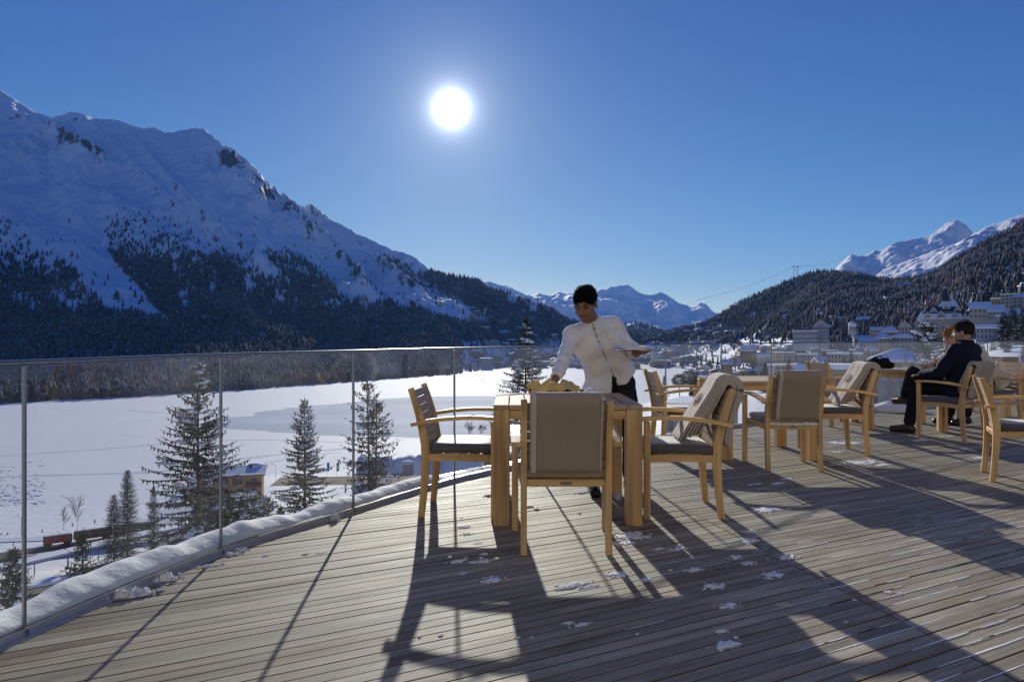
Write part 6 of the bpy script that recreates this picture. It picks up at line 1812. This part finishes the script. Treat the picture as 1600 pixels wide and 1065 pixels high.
# ================================================================== SMALL THINGS
M_CHINA = mat('white_china', (0.80, 0.79, 0.76), 0.2, 0.03, 20, spec=0.5)
M_LINEN = mat('white_linen', (0.80, 0.80, 0.80), 0.9, 0.05, 30, 0.002, 60, sheen=0.2)
M_YELLOW = mat('yellow_cloth', (0.72, 0.50, 0.16), 0.85, 0.18, 14, 0.004, 40, sheen=0.3)
M_WICKER = mat('wicker', (0.36, 0.24, 0.12), 0.8, 0.3, 60, 0.004, 90)
M_BREAD = mat('bread', (0.42, 0.25, 0.11), 0.8, 0.3, 20)
M_SILVER = mat('silver', (0.62, 0.62, 0.63), 0.22, 0.05, 20, metal=1.0)
M_TUMBLER = M_GLASS
M_BLACKFUR = mat('black_knit', (0.010, 0.010, 0.012), 0.95, 0.4, 60, 0.006, 80)
TT = 0.7645
# bread basket with yellow cloth under the waiter's hand
def basket():
    root = empty('bread_basket', (0.275, 4.80, TT), 0.2, 'bread basket lined with crumpled yellow cloth under the waiter\'s hand', 'basket')
    n = 20; mb = MB(); vs = []
    for z, r in ((0.0, 0.085), (0.035, 0.105), (0.072, 0.118), (0.072, 0.108), (0.035, 0.095), (0.01, 0.075)):
        for k in range(n): vs.append((r*1.15*math.cos(6.283*k/n), r*math.sin(6.283*k/n), z))
    fs = [(i*n+k, i*n+(k+1) % n, (i+1)*n+(k+1) % n, (i+1)*n+k) for i in range(5) for k in range(n)]+[tuple(range(n))[::-1], tuple(5*n+k for k in range(n))]
    mb.add(vs, fs); mb.build('wicker_bowl', M_WICKER, root)
    rings, seg = 12, 48; vs = []
    for i in range(rings):
        u = i/(rings-1)
        for k in range(seg):
            a = 6.283*k/seg
            r = (0.02+0.125*u)*(1+0.13*math.sin(a*5+1)+0.08*math.sin(a*9))
            z = 0.085+0.035*float(fbm(np.array(math.cos(a)*2.2*u+3), np.array(math.sin(a)*2.2*u), 3, 4))+0.030*(1-(2*u-1)**2)-0.06*max(0, u-0.75)*2+0.018*math.sin(a*5)*u
            vs.append((r*1.15*math.cos(a), r*math.sin(a), z))
    fs = [(i*seg+k, i*seg+(k+1) % seg, (i+1)*seg+(k+1) % seg, (i+1)*seg+k) for i in range(rings-1) for k in range(seg)]+[tuple(range(seg))[::-1]]
    me = MB().add(vs, fs, 0, True).mesh('cloth'); link('cloth', me, M_YELLOW, root)
basket()
root = empty('table_cruet', (0.400, 4.92, TT), 0.1, 'small glass and metal cruet set right of the bread basket', 'cruet')
for k, (x, y, h, m) in enumerate(((-0.03, 0, 0.085, M_SILVER), (0.02, 0.01, 0.095, M_TUMBLER), (0.055, -0.01, 0.075, M_SILVER))):
    MB().tube([(x, y, 0.008), (x, y, h*0.7), (x, y, h)], [0.02, 0.018, 0.012], 12).build('shaker', m, root)
MB().box((0.012, 0, 0.004), (0.125, 0.06, 0.008), 0, 0.002).build('cruet_tray', M_SILVER, root)
root = empty('small_bowl', (0.465, 5.06, TT), 0, 'small wooden bowl left of the folded white napkin', 'bowl')
MB().tube([(0, 0, 0.0), (0, 0, 0.02), (0, 0, 0.055)], [0.03, 0.045, 0.055], 16).build('bowl', M_WICKER, root)
def napkin(loc, rz, label, s=1.0):
    root = empty('folded_napkin', loc, rz, label, 'napkin')
    n, m = 22, 12; vs = []
    for i in range(n):
        u = i/(n-1)*2-1
        for j in range(m):
            v = j/(m-1)*2-1
            z = 0.105*max(0, 1-abs(u)**1.7)*(1-0.35*v*v)+0.008*float(perlin(u*3, v*2, 8))
            vs.append((u*0.125*s, v*0.07*s*(1-0.3*abs(u)), z*s))
    fs = [(i*m+j, (i+1)*m+j, (i+1)*m+j+1, i*m+j+1) for i in range(n-1) for j in range(m-1)]
    k = n*m
    vs += [(v_[0], v_[1], 0.0) for v_ in vs[:]]
    fs += [(k+i*m+j, k+i*m+j+1, k+(i+1)*m+j+1, k+(i+1)*m+j) for i in range(n-1) for j in range(m-1)]
    for i in range(n-1): fs += [(i*m, k+i*m, k+(i+1)*m, (i+1)*m), (i*m+m-1, (i+1)*m+m-1, k+(i+1)*m+m-1, k+i*m+m-1)]
    me = MB().add(vs, fs, 0, True).mesh('napkin'); link('linen', me, M_LINEN, root)
napkin((0.535, 4.80, TT), 0.15, 'folded white linen napkin standing on the waiter\'s table', 0.80)
# tray on the waiter's left hand
hx = Vector(W['wl'])+Vector((0.010, -0.065, 0.026))
tray = empty('serving_tray', (hx.x-0.045, hx.y-0.02, hx.z), 0.1, 'round serving tray with a folded white cloth carried on the waiter\'s hand', 'tray')
n = 32; vs = []
for r, z in ((0.0, 0.0), (0.125, 0.0), (0.142, 0.016), (0.148, 0.017), (0.131, -0.004), (0.0, -0.004)):
    for k in range(n): vs.append((max(r, 0.001)*math.cos(6.283*k/n), max(r, 0.001)*math.sin(6.283*k/n), z))
MB().add(vs, [(i*n+k, i*n+(k+1) % n, (i+1)*n+(k+1) % n, (i+1)*n+k) for i in range(5) for k in range(n)], 0, True).build('tray_dish', M_SILVER, tray)
me = MB().box((-0.01, 0, 0.018), (0.22, 0.15, 0.026), 0.1, 0.010).mesh('cloth')
link('folded_cloth', me, M_LINEN, tray)
MB().strip([(0.02, -0.05, 0.034), (0.08, -0.045, 0.035), (0.115, -0.04, 0.037)], (0, 1, 0), 0.012, 0.003).build('fork', M_SILVER, tray)
# things on the couple's table
def t3(x, y): m = Matrix.Translation(T3.location) @ Matrix.Rotation(T3.rotation_euler.z, 4, 'Z'); q = m @ Vector((x, y, 0)); return (q.x, q.y, TT+0.001)
root = empty('black_bag', t3(-0.27, -0.20), 0.2, 'black soft bag lying on the couple\'s table', 'bag')
lp = [(np.array((-0.17, 0.02, 0.045)), np.array((0.0, 0.0, 0.05)), 0.05, 0.065), (np.array((0.0, 0.0, 0.05)), np.array((0.17, -0.02, 0.045)), 0.065, 0.05), (np.array((-0.08, 0.02, 0.09)), np.array((-0.02, 0.0, 0.12)), 0.035, 0.03), (np.array((0.06, 0.0, 0.10)), np.array((0.13, -0.01, 0.115)), 0.035, 0.03)]
V, Fq = surface_nets(lambda X, Y, Z: smax(capsules(lp, 0.03)(X, Y, Z)+0.008*perlin(X*22+Z*9, Y*22+Z*14, 3), -Z, 0.01), (-0.3, -0.2, -0.03), (0.3, 0.2, 0.22), 0.009)
link('bag_body', np_mesh('bag_body', V, Fq, True), M_BLACKFUR, root)
MB().tube([(-0.06, 0.02, 0.11), (-0.03, 0.01, 0.16), (0.05, 0.0, 0.165), (0.08, 0.0, 0.12)], 0.008, 6).build('handle', M_BLACKFUR, root)
for k, (x, y, h, r) in enumerate(((-0.02, -0.30, 0.10, 0.033), (0.06, -0.26, 0.10, 0.033), (0.12, -0.33, 0.115, 0.030), (0.20, -0.27, 0.10, 0.033))):
    o = empty('drinking_glass', t3(x, y), 0, ['drinking glass nearest the black bag', 'drinking glass second from the black bag', 'tall drinking glass on the couple\'s table', 'drinking glass nearest the plate of food'][k], 'glass')
    n = 14; vs = []
    for rr_, z in ((0.6, 0.0), (1.0, 0.006), (1.06, h), (1.0, h), (0.92, 0.012), (0.3, 0.010)):
        for q in range(n): vs.append((r*rr_*math.cos(6.283*q/n), r*rr_*math.sin(6.283*q/n), z))
    MB().add(vs, [(i*n+q, i*n+(q+1) % n, (i+1)*n+(q+1) % n, (i+1)*n+q) for i in range(5) for q in range(n)]+[tuple(range(n))[::-1], tuple(5*n+q for q in range(n))], 0, True).build('tumbler', M_TUMBLER, o)
o = empty('plate_of_food', t3(0.30, -0.12), 0, 'plate of food with bread in front of the seated man', 'plate')
MB().tube([(0, 0, 0.002), (0, 0, 0.010), (0, 0, 0.020)], [0.07, 0.10, 0.125], 24).build('plate', M_CHINA, o)
for k in range(5): MB().ball((-0.05+0.03*k, 0.02*math.sin(k*2), 0.035+0.012*(k % 2)), 0.026, 8, 6, sc=(1.2, 1, 0.8)).build('bread_piece', M_BREAD, o)
MB().add([(-0.02, -0.03, 0.03), (0.05, -0.02, 0.03), (0.02, 0.03, 0.03), (0.01, -0.01, 0.10)], [(2, 1, 0), (0, 1, 3), (1, 2, 3), (2, 0, 3)]).build('paper_napkin', M_LINEN, o)
o = empty('bread_plate', t3(0.22, 0.12), 0, 'small plate with pastries beyond the drinking glasses', 'plate')
MB().tube([(0, 0, 0.002), (0, 0, 0.016)], [0.06, 0.09], 20).build('plate', M_CHINA, o)
for k in range(3): MB().ball((-0.03+0.03*k, 0.0, 0.035), 0.024, 8, 6, sc=(1.2, 1, 0.8)).build('pastry', M_BREAD, o)
o = empty('folded_cream_blanket', (7.36, 10.62, TT+0.001), 0.0, 'cream blanket folded on the table at the right edge', 'blanket')
for k in range(4): MB().box((0, 0, 0.016+0.031*k), (0.27-0.006*k, 0.30, 0.029), 0.02*k, 0.011).build('fold', M_WOOL_PALE, o)

# ---- snow left on the boards, chairs and table feet
def snow_scatter():
    rng = np.random.default_rng(12); V, Fc, base = [], [], 0
    def patch(px, py, w, d, hgt, seed, z0=0.001):
        nonlocal base
        c = on_deck(px, py); n, m = 30, 22
        u, v = np.meshgrid(np.linspace(-1, 1, n), np.linspace(-1, 1, m), indexing='ij')
        rr_ = np.hypot(u, v)
        edge = 0.58+0.62*fbm(u*2.6+seed, v*2.6, 5, seed, 0.6)
        hh2 = np.clip((edge-rr_)*2.6, -0.4, 1); top = hgt*0.42*np.clip(hh2, 0, 1)**0.6*(0.55+0.6*np.clip(fbm(u*5+seed, v*5, 3, seed+3)+0.35, 0, 1))
        ca, sa = PD.x, PD.y
        x = u*w*0.42; y = v*d*0.42
        pts = np.stack([c.x+x*ca-y*sa, c.y+x*sa+y*ca, np.where(hh2 > 0, z0+top, z0-0.02)], -1)
        idx = base+np.arange(n*m).reshape(n, m)
        q = np.stack([idx[:-1, :-1], idx[1:, :-1], idx[1:, 1:], idx[:-1, 1:]], -1).reshape(-1, 4)
        keep = (np.clip(hh2, 0, 1).ravel()[(q-base)].max(1) > 0)
        V.append(pts.reshape(-1, 3)); Fc.append(q[keep]); base += n*m
    spec = [(988, 838, 0.34, 0.34, 0.022), (975, 848, 0.22, 0.2, 0.012), (725, 823, 0.13, 0.10, 0.012), (730, 834, 0.11, 0.08, 0.010), (747, 849, 0.10, 0.06, 0.008), (715, 877, 0.16, 0.07, 0.012), (752, 877, 0.20, 0.08, 0.014), (757, 865, 0.1, 0.04, 0.008),
            (769, 905, 0.20, 0.13, 0.014), (722, 896, 0.08, 0.05, 0.008), (895, 915, 0.30, 0.11, 0.020), (920, 917, 0.16, 0.05, 0.012), (965, 897, 0.20, 0.16, 0.014), (1010, 905, 0.14, 0.07, 0.008), (888, 973, 0.08, 0.05, 0.012), (908, 976, 0.16, 0.05, 0.010),
            (1195, 797, 0.42, 0.26, 0.016), (1168, 845, 0.26, 0.18, 0.012), (1172, 830, 0.2, 0.1, 0.010), (1208, 898, 0.22, 0.16, 0.010), (1115, 915, 0.22, 0.14, 0.010), (1060, 857, 0.22, 0.10, 0.010), (1030, 857, 0.12, 0.06, 0.008), (1140, 945, 0.20, 0.09, 0.010),
            (1137, 1006, 0.22, 0.12, 0.012), (1128, 985, 0.10, 0.05, 0.008), (1320, 692, 0.75, 0.45, 0.014), (1345, 722, 0.95, 0.36, 0.012), (1310, 706, 0.4, 0.2, 0.014), (1440, 687, 0.5, 0.18, 0.010), (1480, 682, 0.5, 0.15, 0.012), (1380, 726, 0.4, 0.2, 0.008),
            (1230, 748, 0.25, 0.12, 0.008), (1100, 756, 0.22, 0.10, 0.010), (1085, 768, 0.16, 0.08, 0.010), (1215, 755, 0.3, 0.08, 0.006), (1180, 756, 0.3, 0.07, 0.006), (1388, 925, 0.08, 0.06, 0.010), (1407, 927, 0.07, 0.05, 0.010),
            (765, 775, 0.14, 0.08, 0.030), (802, 781, 0.12, 0.08, 0.090), (828, 792, 0.09, 0.07, 0.025), (838, 796, 0.07, 0.05, 0.02), (965, 779, 0.10, 0.10, 0.120), (910, 770, 0.18, 0.05, 0.010), (1060, 740, 0.15, 0.08, 0.01),
            (378, 858, 0.13, 0.11, 0.030), (362, 866, 0.16, 0.08, 0.030), (258, 906, 0.22, 0.09, 0.080), (205, 930, 0.34, 0.12, 0.080), (325, 885, 0.20, 0.06, 0.020), (524, 812, 0.085, 0.085, 0.130), (415, 868, 0.05, 0.03, 0.012), (478, 866, 0.07, 0.03, 0.015), (502, 864, 0.10, 0.02, 0.008),
            (1200, 660, 0.5, 0.2, 0.03), (1530, 715, 0.5, 0.2, 0.010), (1230, 870, 0.18, 0.12, 0.008), (1085, 890, 0.2, 0.1, 0.008), (1170, 880, 0.15, 0.1, 0.008), (1150, 870, 0.15, 0.1, 0.008)]
    for k, s in enumerate(spec): patch(*s, seed=100+k)
    for k in range(14):
        patch(rng.uniform(640, 1400), rng.uniform(740, 1010), 0.018+0.022*rng.random(), 0.014+0.012*rng.random(), 0.012, 300+k)
    rs = random.Random(9)
    for k in range(int(1.2/PITCH), int(4.6/PITCH)):          # rime left in the grooves between boards
        for _ in range(7):
            a = rs.uniform(0.6, 5.2); L = rs.uniform(0.08, 0.8); w = rs.uniform(0.003, 0.0055)
            c = PN*(k*PITCH)+PD*a
            if not (0.2 < c.x < 3.4 and 2.2 < c.y < 5.2) or rs.random() < 0.45: continue
            n_ = 9; pts = []
            for i in range(n_):
                for sg in (-1, 1):
                    q = c+PD*(L*i/(n_-1))+PN*sg*w*(0.5+0.5*math.sin(math.pi*i/(n_-1)))*rs.uniform(0.6, 1.1); pts.append((q.x, q.y, 0.0022))
            V.append(np.array(pts)); Fc.append(base+np.array([(2*i, 2*i+1, 2*i+3, 2*i+2) for i in range(n_-1)])[:, ::-1]); base += len(pts)
    o = link('scattered_snow', np_mesh('scattered_snow', np.concatenate(V), np.concatenate(Fc), True), M_SNOW)
    tag(o, 'thin patches and crumbs of snow left on the deck boards', 'snow', kind='stuff')
snow_scatter()
# snow drift lying against the far railing behind the man's legs
c = on_deck(1395, 642); V, Fq = surface_nets(lambda X, Y, Z: smin(sd_ell(X, Y, Z, (0, 0, 0.03), (0.38, 0.22, 0.14)), sd_ell(X, Y, Z, (0.25, 0.05, 0.10), (0.12, 0.12, 0.11)), 0.05)+0.015*perlin(X*7, Y*7+Z*5, 2), (-0.6, -0.4, -0.05), (0.6, 0.4, 0.35), 0.02)
o = link('snow_drift', np_mesh('snow_drift', V, Fq, True), M_SNOW); o.location = (c.x, c.y, -0.02); tag(o, 'rounded heap of snow by the railing behind the man\'s legs', 'snow', kind='stuff')
# snow caught on the lower back rail of the chair at the empty table
m = Matrix.Translation(C5.location) @ Matrix.Rotation(C5.rotation_euler.z, 4, 'Z')
V, Fq = surface_nets(lambda X, Y, Z: sd_cone(X, Y, Z, (-0.2, 0.018, 0.414), (0.2, 0.018, 0.414), 0.014, 0.014)+0.007*perlin(X*30, Z*20, 2), (-0.24, -0.03, 0.38), (0.24, 0.06, 0.46), 0.006)
o = link('rail_snow', np_mesh('rail_snow', V, Fq, True), M_SNOW); o.matrix_world = m; tag(o, 'strip of snow caught on the back rail of the chair at the empty table', 'snow', kind='stuff')
# ================================================================== THE AIR
M_HAZE = bpy.data.materials.new('haze'); M_HAZE.use_nodes = True
hn, hl2 = M_HAZE.node_tree.nodes, M_HAZE.node_tree.links
hn.remove(hn['Principled BSDF'])
pv = hn.new('ShaderNodeVolumePrincipled'); pv.inputs['Color'].default_value = (0.22, 0.50, 1.0, 1); pv.inputs['Density'].default_value = 0.00002; pv.inputs['Anisotropy'].default_value = 0.3
hl2.new(pv.outputs[0], hn['Material Output'].inputs['Volume'])
hz_ob = MB().box((0, 3000, 950), (24000, 24000, 2100)).build('haze', M_HAZE); tag(hz_ob, 'thin blue winter haze in the valley air', 'haze', kind='stuff')
